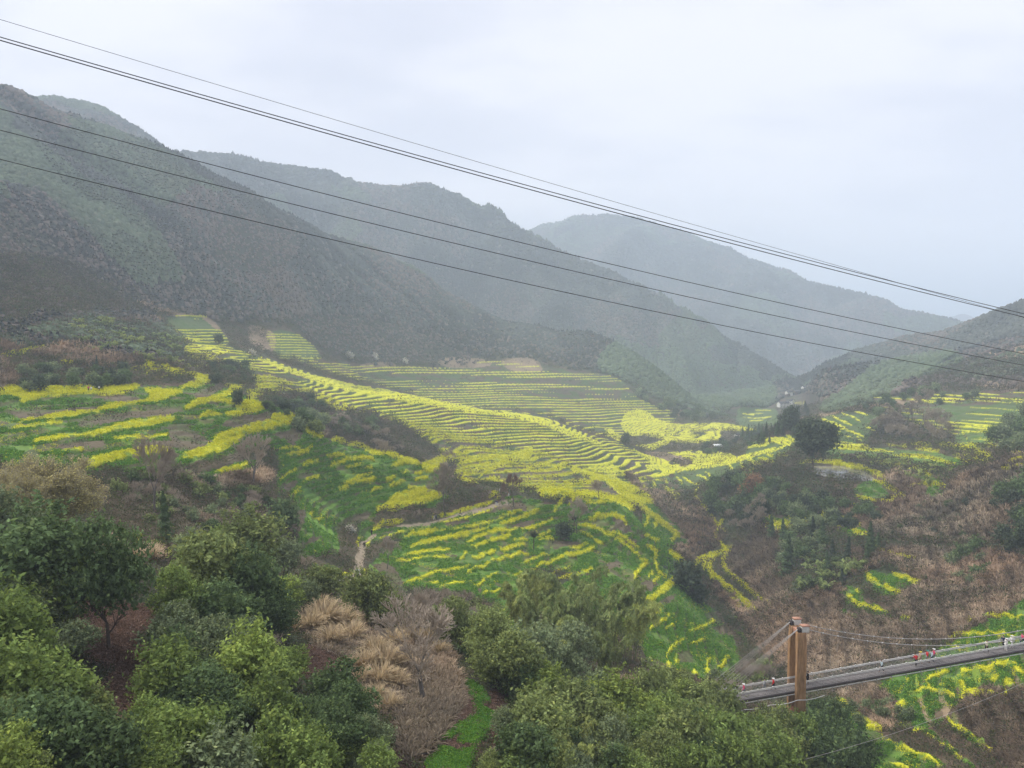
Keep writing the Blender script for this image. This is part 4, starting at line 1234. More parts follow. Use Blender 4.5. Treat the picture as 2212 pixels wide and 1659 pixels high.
for i in range(3):
    k_ = 7; V = [(0, 0, 2.6)]
    for zz_, rr_ in ((1.7, .38), (1.5, .6), (.7, .7), (.5, .95), (0., .9)):
        V += [(math.cos(6.283*j/k_+zz_)*rr_*(1+rs.normal(0, .15)), math.sin(6.283*j/k_+zz_)*rr_*(1+rs.normal(0, .15)), zz_) for j in range(k_)]
    F = [(0, 1+j, 1+(j+1) % k_) for j in range(k_)]
    for q in range(4):
        for j in range(k_):
            a, b, c_, d = 1+q*k_+j, 1+q*k_+(j+1) % k_, 1+(q+1)*k_+(j+1) % k_, 1+(q+1)*k_+j; F += [(a, b, c_), (a, c_, d)]
    CONE_LO.append((np.array(V), np.array(F), (.8+.4*rs.random((len(V), 1)))*np.ones((1, 3))))

M_FOREST = mat('forest_canopy', vcol=True, rough=1.)
BAM_HILL = patch("""
F 0 1290,800 1330,740 1400,745 1500,770 1620,800 1680,850 1640,900 1560,900 1450,880 1380,840
F 0 1820,850 1900,790 2040,760 2080,790 1960,830 1880,890 1740,900
F 0 120,700 230,690 390,720 390,775 300,770 200,745 60,730
""")
BRN_HILL = patch("""
F 0 -15,430 60,470 160,560 260,640 330,665 220,680 100,680 0,690
F 0 600,700 700,680 850,700 1000,760 1100,790 900,790 720,780 640,750
F 0 2080,760 2240,730 2240,840 2100,840 1960,850
F 0 480,470 620,480 640,560 540,600 460,560
""")
VIL = patch("F 0 1575,882 1640,884 1670,872 1700,858 1760,850 1775,885 1700,922 1600,930")
FOR2 = patch("F 0 1740,850 1860,815 1960,795 2240,755 2240,832 2060,832 1960,848 1870,878 1780,890\nF 0 -15,420 60,470 200,540 340,610 400,660 330,680 385,735 385,775 250,770 150,740 0,730")*(yel < .5)
def forest():
    w = W_SCR**.6*W_AREA**.4*np.maximum(FOR2, np.maximum(MT, sstep(980, 1150, R2)))*(1-VIL)*(R2 < 5200)
    w = np.where((yel+grn+p2+p1 > 0) | (R2 > 5000), 0, w)
    w *= 1-.55*np.maximum(BRN_HILL, 0)
    near = w*(R2 < 1700); far = w*(R2 >= 1700)
    for nm_, ww, n in (('forest_on_near_slopes', near, 90000), ('forest_on_far_slopes', far, 34000)):
        x, y, z, i, j = scat(ww, n); r = np.hypot(x, y)
        nn = fbm(x/160, y/160, 4, 401); n2 = fbm(x/40, y/40, 3, 411)
        base = np.stack([.062+.055*n2, .075+.055*n2, .066+.045*n2], 1)
        brown = np.array([.17, .135, .115]); pale = np.array([.22, .205, .18]); bam = np.array([.11, .155, .085])
        kb = sstep(.52, .62, nn)*.55+.35*sstep(220, 20, r-FOOT[i, 0]); kb = np.maximum(kb, BRN_HILL[i, j]*.85*sstep(.3, .5, n2)); kb = np.where(rs.random(n) < kb, .85, 0)
        base = base*(1-.42*sstep(.50, .40, nn))[:, None]; c = base*(1-kb[:, None])+brown*kb[:, None]
        kp = (rs.random(n) < .02)[:, None]*.6; c = c*(1-kp)+pale*kp
        kbm = np.maximum(BAM_HILL[i, j], (fbm(x/200, y/200, 3, 433) > .60)*.8)[:, None]*.85; c = c*(1-kbm)+bam*(.7+.6*n2[:, None])*kbm
        c = c*(.90+.20*rs.random((n, 1)))
        s_ = (1.5+1.6*rs.random(n)**1.5)*(.8+.5*n2)*np.where(r > 1700, 1.75, 1.)
        s_ *= np.where(BRN_HILL[i, j] > 0, .55, 1)*np.clip(r/800, .62, 1.0)
        con = (fbm(x/120, y/120, 3, 441) > .52) & (BAM_HILL[i, j] < .5) & (BRN_HILL[i, j] < .5) & (rs.random(n) < .5)
        V1, F1, C1 = stamp(CROWN_LO, x[~con], y[~con], z[~con], s_[~con], c[~con], rs)
        V2, F2, C2 = stamp(CONE_LO, x[con], y[con], z[con], s_[con]*1.05, c[con]*.82, rs)
        V, F, CC = join([(V1, F1, C1), (V2, F2, C2)])
        link(nm_, mesh_np(nm_, V, F, CC, [M_FOREST]), kind='stuff', label='dense mixed forest covering the mountain slopes', category='forest')
forest()

# ---------------------------------------------------------------- ground cover nobody could count
M_PLANT = mat('field_plants', vcol=True, trans=.2)
def clump(rng, n, h, R, ln, wd, col, up=0., flat=False):
    P = np.stack([rng.normal(0, R*.5, n), rng.normal(0, R*.5, n), h*(.25+.75*rng.random(n)**.7)], 1)
    D = rng.normal(0, .6, (n, 3)); D[:, 2] = abs(D[:, 2])+.6
    c = np.asarray(col)[rng.integers(0, len(col), n)]*(.75+.5*rng.random((n, 1)))
    return leaves(P, D, ln, wd, rng, col=c, up=up, jit=.5)
def ground_cover():
    rng = np.random.default_rng(77)
    # flowering rapeseed
    fl = []
    for i in range(5):
        a = clump(rng, 9, 1.05, .55, .26, .20, [(.60, .60, .03), (.52, .54, .04), (.68, .64, .03)])
        a[0][:, 2] += .25
        b = clump(rng, 6, .7, .5, .36, .16, [(.10, .20, .035), (.07, .15, .03)], up=2)
        fl.append(join([a, b]))
    w = W_SCR*(yel > .5)*(pth < .5)*(R2 < 480)*np.where(pclear > .5, .25, 1)*(gapn < .66)
    x, y, z, i, j = scat(w, 60000)
    sc = (.6+.55*rng.random(len(x)))*np.clip(np.hypot(x, y)/230, .25, 1.35)
    V, F, C_ = stamp(fl, x, y, z-.75, sc, np.ones((len(x), 3)), rng)
    link('rapeseed_flowers', mesh_np('rapeseed_flowers', V, F, C_, [M_PLANT]), kind='stuff')
    # leafy green plants between the rows
    gl = [clump(rng, 9, .55, .6, .38, .17, [(.16, .31, .04), (.12, .24, .035), (.20, .35, .05), (.08, .21, .05)], up=2) for i in range(5)]
    w = W_SCR*(grn > .5)*(yel < .5)*(brn < .5)*(R2 < 380)
    w = w*np.where(R2 < 95, 5, 1)*np.where(riserG > 0, .15, 1)
    x, y, z, i, j = scat(w, 80000)
    patchy = fbm(x/5, y/5, 3, 503)
    _ok = (patchy > .38) | (np.hypot(x, y) < 100); x, y, z = x[_ok], y[_ok], z[_ok]
    sc = (.6+.7*rng.random(len(x)))*np.clip(np.hypot(x, y)/200, .3, 1.3)
    V, F, C_ = stamp(gl, x, y, z-.1, sc, .8+.35*rng.random((len(x), 1))*np.ones((1, 3)), rng)
    link('leafy_crop_plants', mesh_np('leafy_crop_plants', V, F, C_, [M_PLANT]), kind='stuff')
    # stray flowers in the green
    w = W_SCR*(grn > .5)*(yel < .5)*(brn < .5)*(R2 < 300)*(R2 > 100)*sstep(.5, .62, fbm(X/6, Y/6, 3, 505))
    x, y, z, i, j = scat(w, 7000)
    V, F, C_ = stamp(fl, x, y, z-.5, .35+.4*rng.random(len(x)), np.ones((len(x), 3)), rng)
    link('stray_rapeseed_flowers', mesh_np('stray_rapeseed_flowers', V, F, C_, [M_PLANT]), kind='stuff')
    # dry reeds
    rd = []
    for i in range(6):
        V, F, c = tuft_np(rng, 13, 1.5, 1.3, .13, 1.2); rd.append((V, F, c*np.array([.37, .285, .20])))
    w = W_SCR**.8*W_AREA**.2*(ree > .5)*(1-.6*fld)*(R2 < 620)*(yel < .5)*(pth < .5)*(grn < .5)
    x, y, z, i, j = scat(w, 30000)
    tone = fbm(x/12, y/12, 3, 511)[:, None]
    cc = (.35+1.3*tone)*np.where(riserR[i, j] > 0, .45, 1.)[:, None]*(1-.35*(fbm(x/35, y/35, 2, 519)[:, None] > .56))*(1+.12*(fbm(x/30, y/30, 2, 513)[:, None]-.5)*np.array([[2., 0, -1.]]))
    V, F, C_ = stamp(rd, x, y, z-.1, (.6+.7*rng.random(len(x)))*np.clip(np.hypot(x, y)/190, .5, 2.), cc*np.ones((1, 3)), rng)
    link('dry_reeds', mesh_np('dry_reeds', V, F, C_, [M_PLANT]), kind='stuff')
    # low brush over everything uncultivated
    br = []
    for i in range(8):
        pal = [[(.10, .085, .06), (.13, .105, .075), (.07, .07, .045)], [(.075, .095, .04), (.10, .11, .045), (.06, .07, .035)], [(.055, .075, .035), (.08, .10, .04)], [(.15, .115, .085), (.11, .09, .07)]][i % 4]
        br.append(clump(rng, 15, 1.1, .8, .34, .14, pal, up=1))
    free = (yel < .5)*np.where(grn < .5, 1., np.where(brn > .5, .16, np.where(R2 > 330, .10, 0.)))*(pclear < .5)*(1-.35*fld)*(drt < .5)*(pond < .5)*(MT < .6)
    w = W_SCR**.75*W_AREA**.25*free*np.where(ree > .5, np.where(fbm(X/24, Y/24, 3, 523) > .54, .9, .12), 1)*(R2 < 1100)*np.where(terrm, .12, 1)
    x, y, z, i, j = scat(w, 70000)
    tone = fbm(x/14, y/14, 3, 521)[:, None]
    V, F, C_ = stamp(br, x, y, z-.15, (.45+.9*rng.random(len(x)))*np.clip(np.hypot(x, y)/150, .55, 3.0), (.55+.9*tone)*np.ones((1, 3)), rng)
    link('undergrowth', mesh_np('undergrowth', V, F, C_, [M_PLANT]), kind='stuff')
    # fallen leaves and twigs on the bare earth
    fl2 = [clump(rng, 12, .25, .8, .22, .09, [(.25, .16, .12), (.17, .11, .085), (.30, .20, .15), (.10, .07, .055)]) for i in range(5)]
    w = W_SCR*(drt > .5)*(grn < .5)*(pth < .5)
    x, y, z, i, j = scat(w, 16000)
    V, F, C_ = stamp(fl2, x, y, z-.03, .4+.5*rng.random(len(x)), (.6+.8*fbm(x/4, y/4, 3, 531)[:, None])*np.ones((1, 3)), rng)
    link('leaf_litter', mesh_np('leaf_litter', V, F, C_, [M_PLANT]), kind='stuff')
ground_cover()

# ---------------------------------------------------------------- trees and shrubs, each its own object
CNT = {}
PARTS = {'evergreen': ('crown', 'trunk'), 'oak': ('crown', 'trunk'), 'shrub': ('foliage', 'stems'), 'thicket': ('crown', 'trunk'), 'bare': ('twigs', 'trunk', 'buds'),
         'bareshrub': ('twigs', 'stems', 'buds'), 'budtree': ('twigs', 'trunk', 'buds'), 'bamboo': ('leaves', 'culms'), 'bamboofar': ('leaves', 'culms'), 'conifer': ('crown', 'trunk'), 'silvergrass': ('blades',)}
OBJN = {'evergreen': 'evergreen_tree', 'oak': 'broad_tree', 'shrub': 'shrub', 'thicket': 'bushy_tree', 'bare': 'bare_tree', 'bareshrub': 'bare_shrub', 'budtree': 'budding_tree',
        'bamboo': 'bamboo_clump', 'bamboofar': 'bamboo_clump', 'conifer': 'conifer_tree', 'silvergrass': 'grass_tuft'}
CATN = {'evergreen': 'tree', 'oak': 'tree', 'shrub': 'shrub', 'thicket': 'tree', 'bare': 'tree', 'bareshrub': 'shrub', 'budtree': 'tree', 'bamboo': 'bamboo', 'bamboofar': 'bamboo', 'conifer': 'tree', 'silvergrass': 'grass tuft'}
# half width and centre height of each shape
DIM = {'evergreen': (3.6, 3.8), 'oak': (7.2, 9.), 'shrub': (2.1, 1.0), 'thicket': (3.6, 2.5), 'bare': (4.2, 5.), 'bareshrub': (2.8, 2.4), 'budtree': (5.5, 5.5), 'bamboo': (4.0, 6.5), 'bamboofar': (3.2, 5.), 'conifer': (1.8, 4.5), 'silvergrass': (1.9, .9)}
def measure():
    for k_, pr in PROTO.items():
        a = []
        for me in [p[0] for p in pr]:
            co = np.empty(len(me.vertices)*3, np.float32); me.vertices.foreach_get('co', co); co = co.reshape(-1, 3)
            a.append((np.percentile(np.hypot(co[:, 0], co[:, 1]), 93), .5*(np.percentile(co[:, 2], 97)+np.percentile(co[:, 2], 3))))
        DIM[k_] = tuple(np.mean(a, 0))
measure()
trand = random.Random(11)
def tree(kind, x, y, z, s, leaf=None, label='', group=None, hs=1., trunkmat=None, twig=None):
    pr = PROTO[kind][trand.randrange(len(PROTO[kind]))]
    o = bpy.data.objects.new(OBJN[kind], None); COL.objects.link(o)
    o.empty_display_size = .2
    o.location = (x, y, z); o.rotation_euler = (trand.uniform(-.09, .09), trand.uniform(-.09, .09), trand.random()*6.28)
    o.scale = (s*trand.uniform(.93, 1.07), s*trand.uniform(.93, 1.07), s*hs)
    o['label'] = label; o['category'] = CATN[kind]
    if group: o['group'] = group
    for nm_, me in zip(PARTS[kind], pr):
        if me is None: continue
        c = bpy.data.objects.new(nm_, me); COL.objects.link(c); c.parent = o
        if leaf and nm_ in ('crown', 'foliage', 'leaves', 'buds'):
            c.material_slots[0].link = 'OBJECT'; c.material_slots[0].material = M_L[leaf]
        if twig and nm_ == 'twigs':
            c.material_slots[0].link = 'OBJECT'; c.material_slots[0].material = twig
    return o
COLN = {'bright': 'yellow-green', 'mid': 'mid green', 'dark': 'dark green', 'grey': 'grey-green', 'olive': 'olive', 'vdark': 'blackish green', 'bamboo': 'green', 'bambood': 'deep green', 'white': 'white', 'pink': 'pink', 'bud': 'budding', 'rust': 'withered brown', None: 'leafless'}
def crown_at(kind, px, cy, rp, leaf=None, label='', group=None, hs=1., twig=None, rmin=36.):
    R, hc = DIM[kind]; s = 1.
    for _ in range(3):
        x, y, z, r = hit(px, cy, hc*s*hs, rmin)
        s = rp*r/FPX/R
        s = min(max(s, .25), 2.2)
    return tree(kind, x, y, z, s, leaf, label, group, hs, twig=twig)
PLACES = [((0, 1100, 330, 1300), 'at the left edge above the brown scree'), ((0, 1300, 260, 1480), 'at the left edge beside the brown scree'),
          ((0, 1480, 700, 1700), 'at the bottom left below the brown scree'), ((260, 1100, 720, 1330), 'in the thicket under the left scrub bank'),
          ((260, 1330, 720, 1480), 'right of the brown scree'), ((700, 1200, 1050, 1480), 'behind the straw-coloured silvergrass'),
          ((700, 1480, 920, 1700), 'below the silvergrass at the bottom'), ((920, 1300, 1310, 1500), 'in front of the tall bamboo grove'),
          ((1000, 1500, 1330, 1700), 'right of the narrow dirt footpath'), ((1310, 1400, 1620, 1540), 'between the bamboo grove and the footbridge'),
          ((1310, 1540, 1560, 1700), 'at the bottom centre right'), ((1560, 1500, 1900, 1700), 'around the foot of the bridge pillars')]
def place_of(px, py):
    for (a, b, c, d), t in PLACES:
        if a <= px < c and b <= py < d: return t
    return 'on the near hillside'
EV = """
60 1210 105 dark|20 1130 70 grey|140 1260 75 mid|30 1370 95 mid|60 1470 110 mid|150 1380 55 grey|90 1560 95 dark|180 1530 80 olive|20 1640 75 bright|200 1610 100 dark|300 1650 90 mid|390 1600 90 mid|480 1650 95 grey
330 1540 55 mid|560 1620 90 mid|640 1660 90 mid|440 1220 100 olive|390 1290 70 mid|540 1180 80 olive|610 1190 45 grey|560 1270 85 dark|480 1310 80 dark|600 1330 55 dark|380 1370 85 grey|470 1400 80 grey|360 1450 75 mid|430 1480 80 dark|540 1430 85 bright|620 1430 60 mid|580 1510 85 mid|490 1530 70 dark|660 1540 60 dark
720 1480 75 dark|760 1530 70 dark|720 1580 80 dark|800 1590 60 grey|690 1630 70 mid|810 1655 55 mid|700 1250 50 olive|790 1280 60 olive|830 1310 50 olive|655 1280 40 grey
1040 1370 75 olive|1090 1410 80 olive|1160 1410 75 grey|1220 1400 70 grey|1130 1460 60 dark|1230 1440 60 grey|990 1350 45 olive
1180 1490 60 bright|1160 1560 80 olive|1240 1520 80 olive|1320 1510 75 bright|1290 1560 70 olive|1100 1560 50 grey|1140 1610 80 dark|1180 1650 60 olive|1310 1600 65 grey|1340 1650 60 dark|1400 1600 70 mid|1390 1545 65 bright|1450 1550 70 mid|1430 1640 75 olive|1500 1520 60 olive|1560 1530 70 olive|1420 1490 60 olive
1480 1600 80 olive|1540 1590 80 mid|1500 1650 70 mid|1600 1600 60 olive|1620 1620 80 mid|1580 1650 70 mid|1680 1600 60 olive|1680 1655 70 mid|1460 1470 45 olive
1790 1540 50 dark|1760 1580 60 dark|1800 1590 60 dark|1720 1620 55 dark|1780 1640 60 dark|1730 1590 42 grey|1700 1585 45 dark|1745 1600 45 mid|1715 1610 50 dark|1760 1610 50 dark
"""
def evergreens():
    for q in EV.replace('\n', '|').split('|'):
        q = q.split()
        if not q: continue
        px, cy, rp = map(float, q[:3]); lf = q[3]
        size = 'large' if rp >= 90 else ('small' if rp < 60 else 'medium')
        pl = place_of(px, cy)
        crown_at('evergreen', px, cy, rp*.84, lf, f'{size} {COLN[lf]} evergreen {pl}', 'evergreen trees '+pl, hs=trand.uniform(.8, 1.0))
evergreens()
def fillers():
    rng = np.random.default_rng(123)
    for n, poly in ((90, 'F 0 0,1190 160,1180 200,1260 140,1330 200,1480 300,1600 350,1540 290,1450 340,1300 330,1200 480,1150 640,1200 640,1330 640,1400 660,1500 780,1500 840,1700 0,1700'),
                    (30, 'F 0 960,1340 1100,1350 1250,1400 1300,1500 1140,1520 1060,1460 990,1420'), (80, 'F 0 1110,1540 1400,1490 1560,1540 1640,1600 1800,1600 1820,1700 1090,1700')):
        L = layer(poly); yy_, xx_ = np.nonzero(L)
        for q in rng.choice(len(xx_), n):
            px, py = xx_[q]-20., yy_[q]-20.; rp = rng.uniform(30, 58)
            if any(max(L_DRT[int(py+20+dy_), int(px+20+dx_)], L_REE[int(py+20+dy_), int(px+20+dx_)], L_GRN[int(py+20+dy_), int(px+20+dx_)]) > 0 for dx_ in (-rp*.8, 0, rp*.8) for dy_ in (-rp*.6, 0, rp*.6) if 0 <= py+20+dy_ < HH and 0 <= px+20+dx_ < WW): continue
            lf = ('mid', 'mid', 'olive', 'grey', 'olive', 'bright', 'dark')[rng.integers(7)]
            pl = place_of(px, py)
            if rng.random() < .10:
                crown_at('bareshrub', px, py, rp*.8, None, f'leafless grey-brown shrub {pl}', 'leafless shrubs '+pl, hs=rng.uniform(.9, 1.2)); continue
            crown_at('evergreen', px, py, rp*.95, lf, f'{"small" if rp < 46 else "medium"} {COLN[lf]} evergreen {pl}', 'evergreen trees '+pl, hs=rng.uniform(.7, .95))
fillers()
def singles():
    c = crown_at
    c('evergreen', 230, 1235, 78, 'dark', 'dark round evergreen whose forked trunk stands on top of the brown scree', hs=1.25)
    c('budtree', 100, 1078, 108, 'bud', 'large many-stemmed tree covered in yellowish buds at the left edge', hs=.85, twig=M_TWIGY)
    c('budtree', 10, 1085, 85, 'bud', 'budding tree cut off by the left edge of the view', hs=.85, twig=M_TWIGY)
    c('bare', 912, 1385, 105, None, 'big leafless tree with spreading dark twigs beside the silvergrass', hs=.85)
    c('bareshrub', 870, 1300, 60, None, 'leafless brown shrub behind the big bare tree')
    c('bareshrub', 935, 1305, 60, None, 'leafless brown shrub above the big bare tree on its right')
    c('bare', 545, 975, 42, None, 'bare tree on the bank below the long yellow terrace', hs=1.1)
    c('bare', 330, 1010, 50, None, 'thin bare tree in front of the lowest left yellow terrace', hs=1.3)
    c('bare', 378, 990, 28, None, 'small bare tree between two left terraces')
    c('bare', 962, 1030, 42, 'bud', 'spreading bare tree with a dark crooked trunk beside the field path', hs=1.25)
    c('bare', 966, 988, 16, None, 'slim bare tree standing right behind the crooked tree')
    c('bare', 1110, 1040, 26, None, 'reddish bare tree at the bend of the field path', hs=1.3, twig=M_TWIGP)
    c('bare', 1246, 1102, 28, None, 'fan-shaped bare tree above the dark round bush', hs=1.2)
    c('bare', 1295, 1050, 20, None, 'faint bare tree on the terraces right of the path bend')
    c('bare', 835, 1180, 28, None, 'bare tree beside the dirt path below its bend', hs=1.1)
    c('thicket', 1212, 1146, 26, 'vdark', 'round blackish evergreen bush on the terraced field', hs=.8)
    c('oak', 1758, 945, 38, 'vdark', 'biggest broad dark tree with a domed crown on the right ridge', hs=1.0)
    c('oak', 1708, 901, 19, 'vdark', 'tall dark tree with an open crown on the ridge before the village', hs=1.0)
    c('thicket', 513, 856, 15, 'vdark', 'small round dark tree on the yellow promontory', hs=1.3)
    c('thicket', 1490, 1248, 38, 'vdark', 'large round dark evergreen above the ravine', hs=1.0)
    c('thicket', 1508, 1285, 22, 'vdark', 'smaller dark evergreen leaning against the large round one', hs=.9)
    c('thicket', 620, 1110, 33, 'dark', 'dark rounded bush at the edge of the green field')
    c('thicket', 1352, 948, 10, 'vdark', 'dark bushy tree alone on the yellow valley terraces', hs=1.5)
    c('thicket', 470, 732, 11, 'vdark', 'dark tree among the highest small terraces', hs=1.)
    c('conifer', 360, 1115, 14, 'dark', 'small green conifer in the brown scrub bank', hs=1.3)
    c('oak', 1632, 1045, 20, 'rust', 'rust-brown withered tree among the dark wood by the pond', hs=.8)
    c('thicket', 1612, 1060, 18, 'rust', 'smaller withered brown tree left of the rust-brown one', hs=.8)
    c('bare', 1490, 1470, 30, 'pink', 'small tree with pale pink blossom left of the bridge cables', hs=.6, twig=M_TWIGP)
    c('conifer', 1700, 1200, 14, 'dark', 'pointed dark conifer below the hillside bamboo', hs=1.1)
    for (px, cy, rp, t) in ((755, 769, 8, 'first white blossoming tree from the left at the mountain foot'), (811, 772, 9, 'middle white blossoming tree at the mountain foot'), (876, 781, 6, 'smallest white blossoming tree at the mountain foot')):
        c('shrub', px, cy, rp, 'white', t, 'white blossoming trees at the mountain foot', hs=1.3)
    c('shrub', 545, 762, 8, 'white', 'pale blossoming tree beside the uppermost yellow terraces')
    c('shrub', 757, 1144, 11, 'white', 'low shrub with white flowers above the dirt path')
    c('shrub', 723, 1254, 12, 'white', 'white flowering shrub beside the yellow row left of the path')
    c('bareshrub', 905, 1108, 14, None, 'pale leafless shrub under the crooked tree')
    for (px, cy, rp, lf, t) in ((1120, 1300, 75, 'bamboo', 'leftmost clump of the near bamboo grove'), (1175, 1325, 78, 'bambood', 'drooping bamboo clump second from the left in the near grove'),
                            (1235, 1300, 92, 'bambood', 'tallest drooping bamboo clump in the middle of the near grove'), (1290, 1330, 90, 'bambood', 'dense bamboo clump right of the tallest one'),
                            (1345, 1335, 78, 'bamboo', 'yellowish bamboo clump at the right end of the near grove'), (1205, 1385, 60, 'bamboo', 'low pale bamboo clump in front of the near grove'), (1310, 1400, 60, 'bambood', 'low bamboo clump with bare culms at the foot of the grove')):
        c('bamboo', px, cy+4, rp*.84, lf, t, 'near bamboo grove', hs=1.12)
    c('bamboo', 1245, 1600, 55, 'bamboo', 'feathery light green bamboo at the bottom centre', hs=1.)
    # silvergrass
    for k_, (px, cy, rp) in enumerate(((700, 1330, 52), (735, 1340, 45), (670, 1345, 42), (760, 1365, 36), (715, 1375, 38), (690, 1310, 36), (810, 1400, 42), (835, 1425, 48), (790, 1430, 40), (850, 1380, 36), (880, 1370, 34), (820, 1460, 42), (855, 1470, 38), (810, 1500, 34), (840, 1520, 32),
                                         (165, 1195, 32), (200, 1185, 32), (290, 1200, 26), (320, 1195, 26), (1350, 1475, 26), (240, 1180, 26), (920, 1375, 30), (950, 1400, 26), (640, 1350, 26), (780, 1460, 30), (860, 1420, 36), (770, 1340, 30))):
        pl = 'in the large clump left of the bare tree' if px < 780 and px > 500 else ('in the arching clump beside the bare tree' if px > 780 and px < 1000 else ('beside the dark bamboo foot' if px > 1000 else 'behind the evergreens at the left'))
        c('silvergrass', px, cy, rp, None, 'straw-coloured silvergrass tuft '+pl, 'silvergrass '+pl, hs=1.)
singles()
# palms
def palm(px, cy, rp, label):
    rng = np.random.default_rng(int(px)); s = 1.
    x, y, z, r = hit(px, cy, 4.); s = rp*r/FPX/1.6
    o = bpy.data.objects.new('palm_tree', None); COL.objects.link(o); o.location = (x, y, z); o['label'] = label; o['category'] = 'palm'
    V, F = tube([[0, 0, -.3], [0, 0, 2.]], [[0, 0, 2.], [.1, 0, 4.]], [.16, .13], [.13, .12], 7)
    link('trunk', mesh_np('palm_trunk', V, F, None, [M_BARK]), o)
    V, F, c = tuft_np(rng, 130, 1.5, 1.6, .14, 1.3); V[:, 2] += 3.7
    link('fronds', mesh_np('palm_fronds', V, F, c*.8, [M_PLANT_D]), o)
M_PLANT_D = mat('palm_frond', (.05, .065, .035), vcol=True, trans=.15)
palm(1153, 1158, 20, 'low fan palm standing alone on the terraced field')
palm(1283-43, 1122, 20, 'tall thin fan palm right of the round blackish bush')

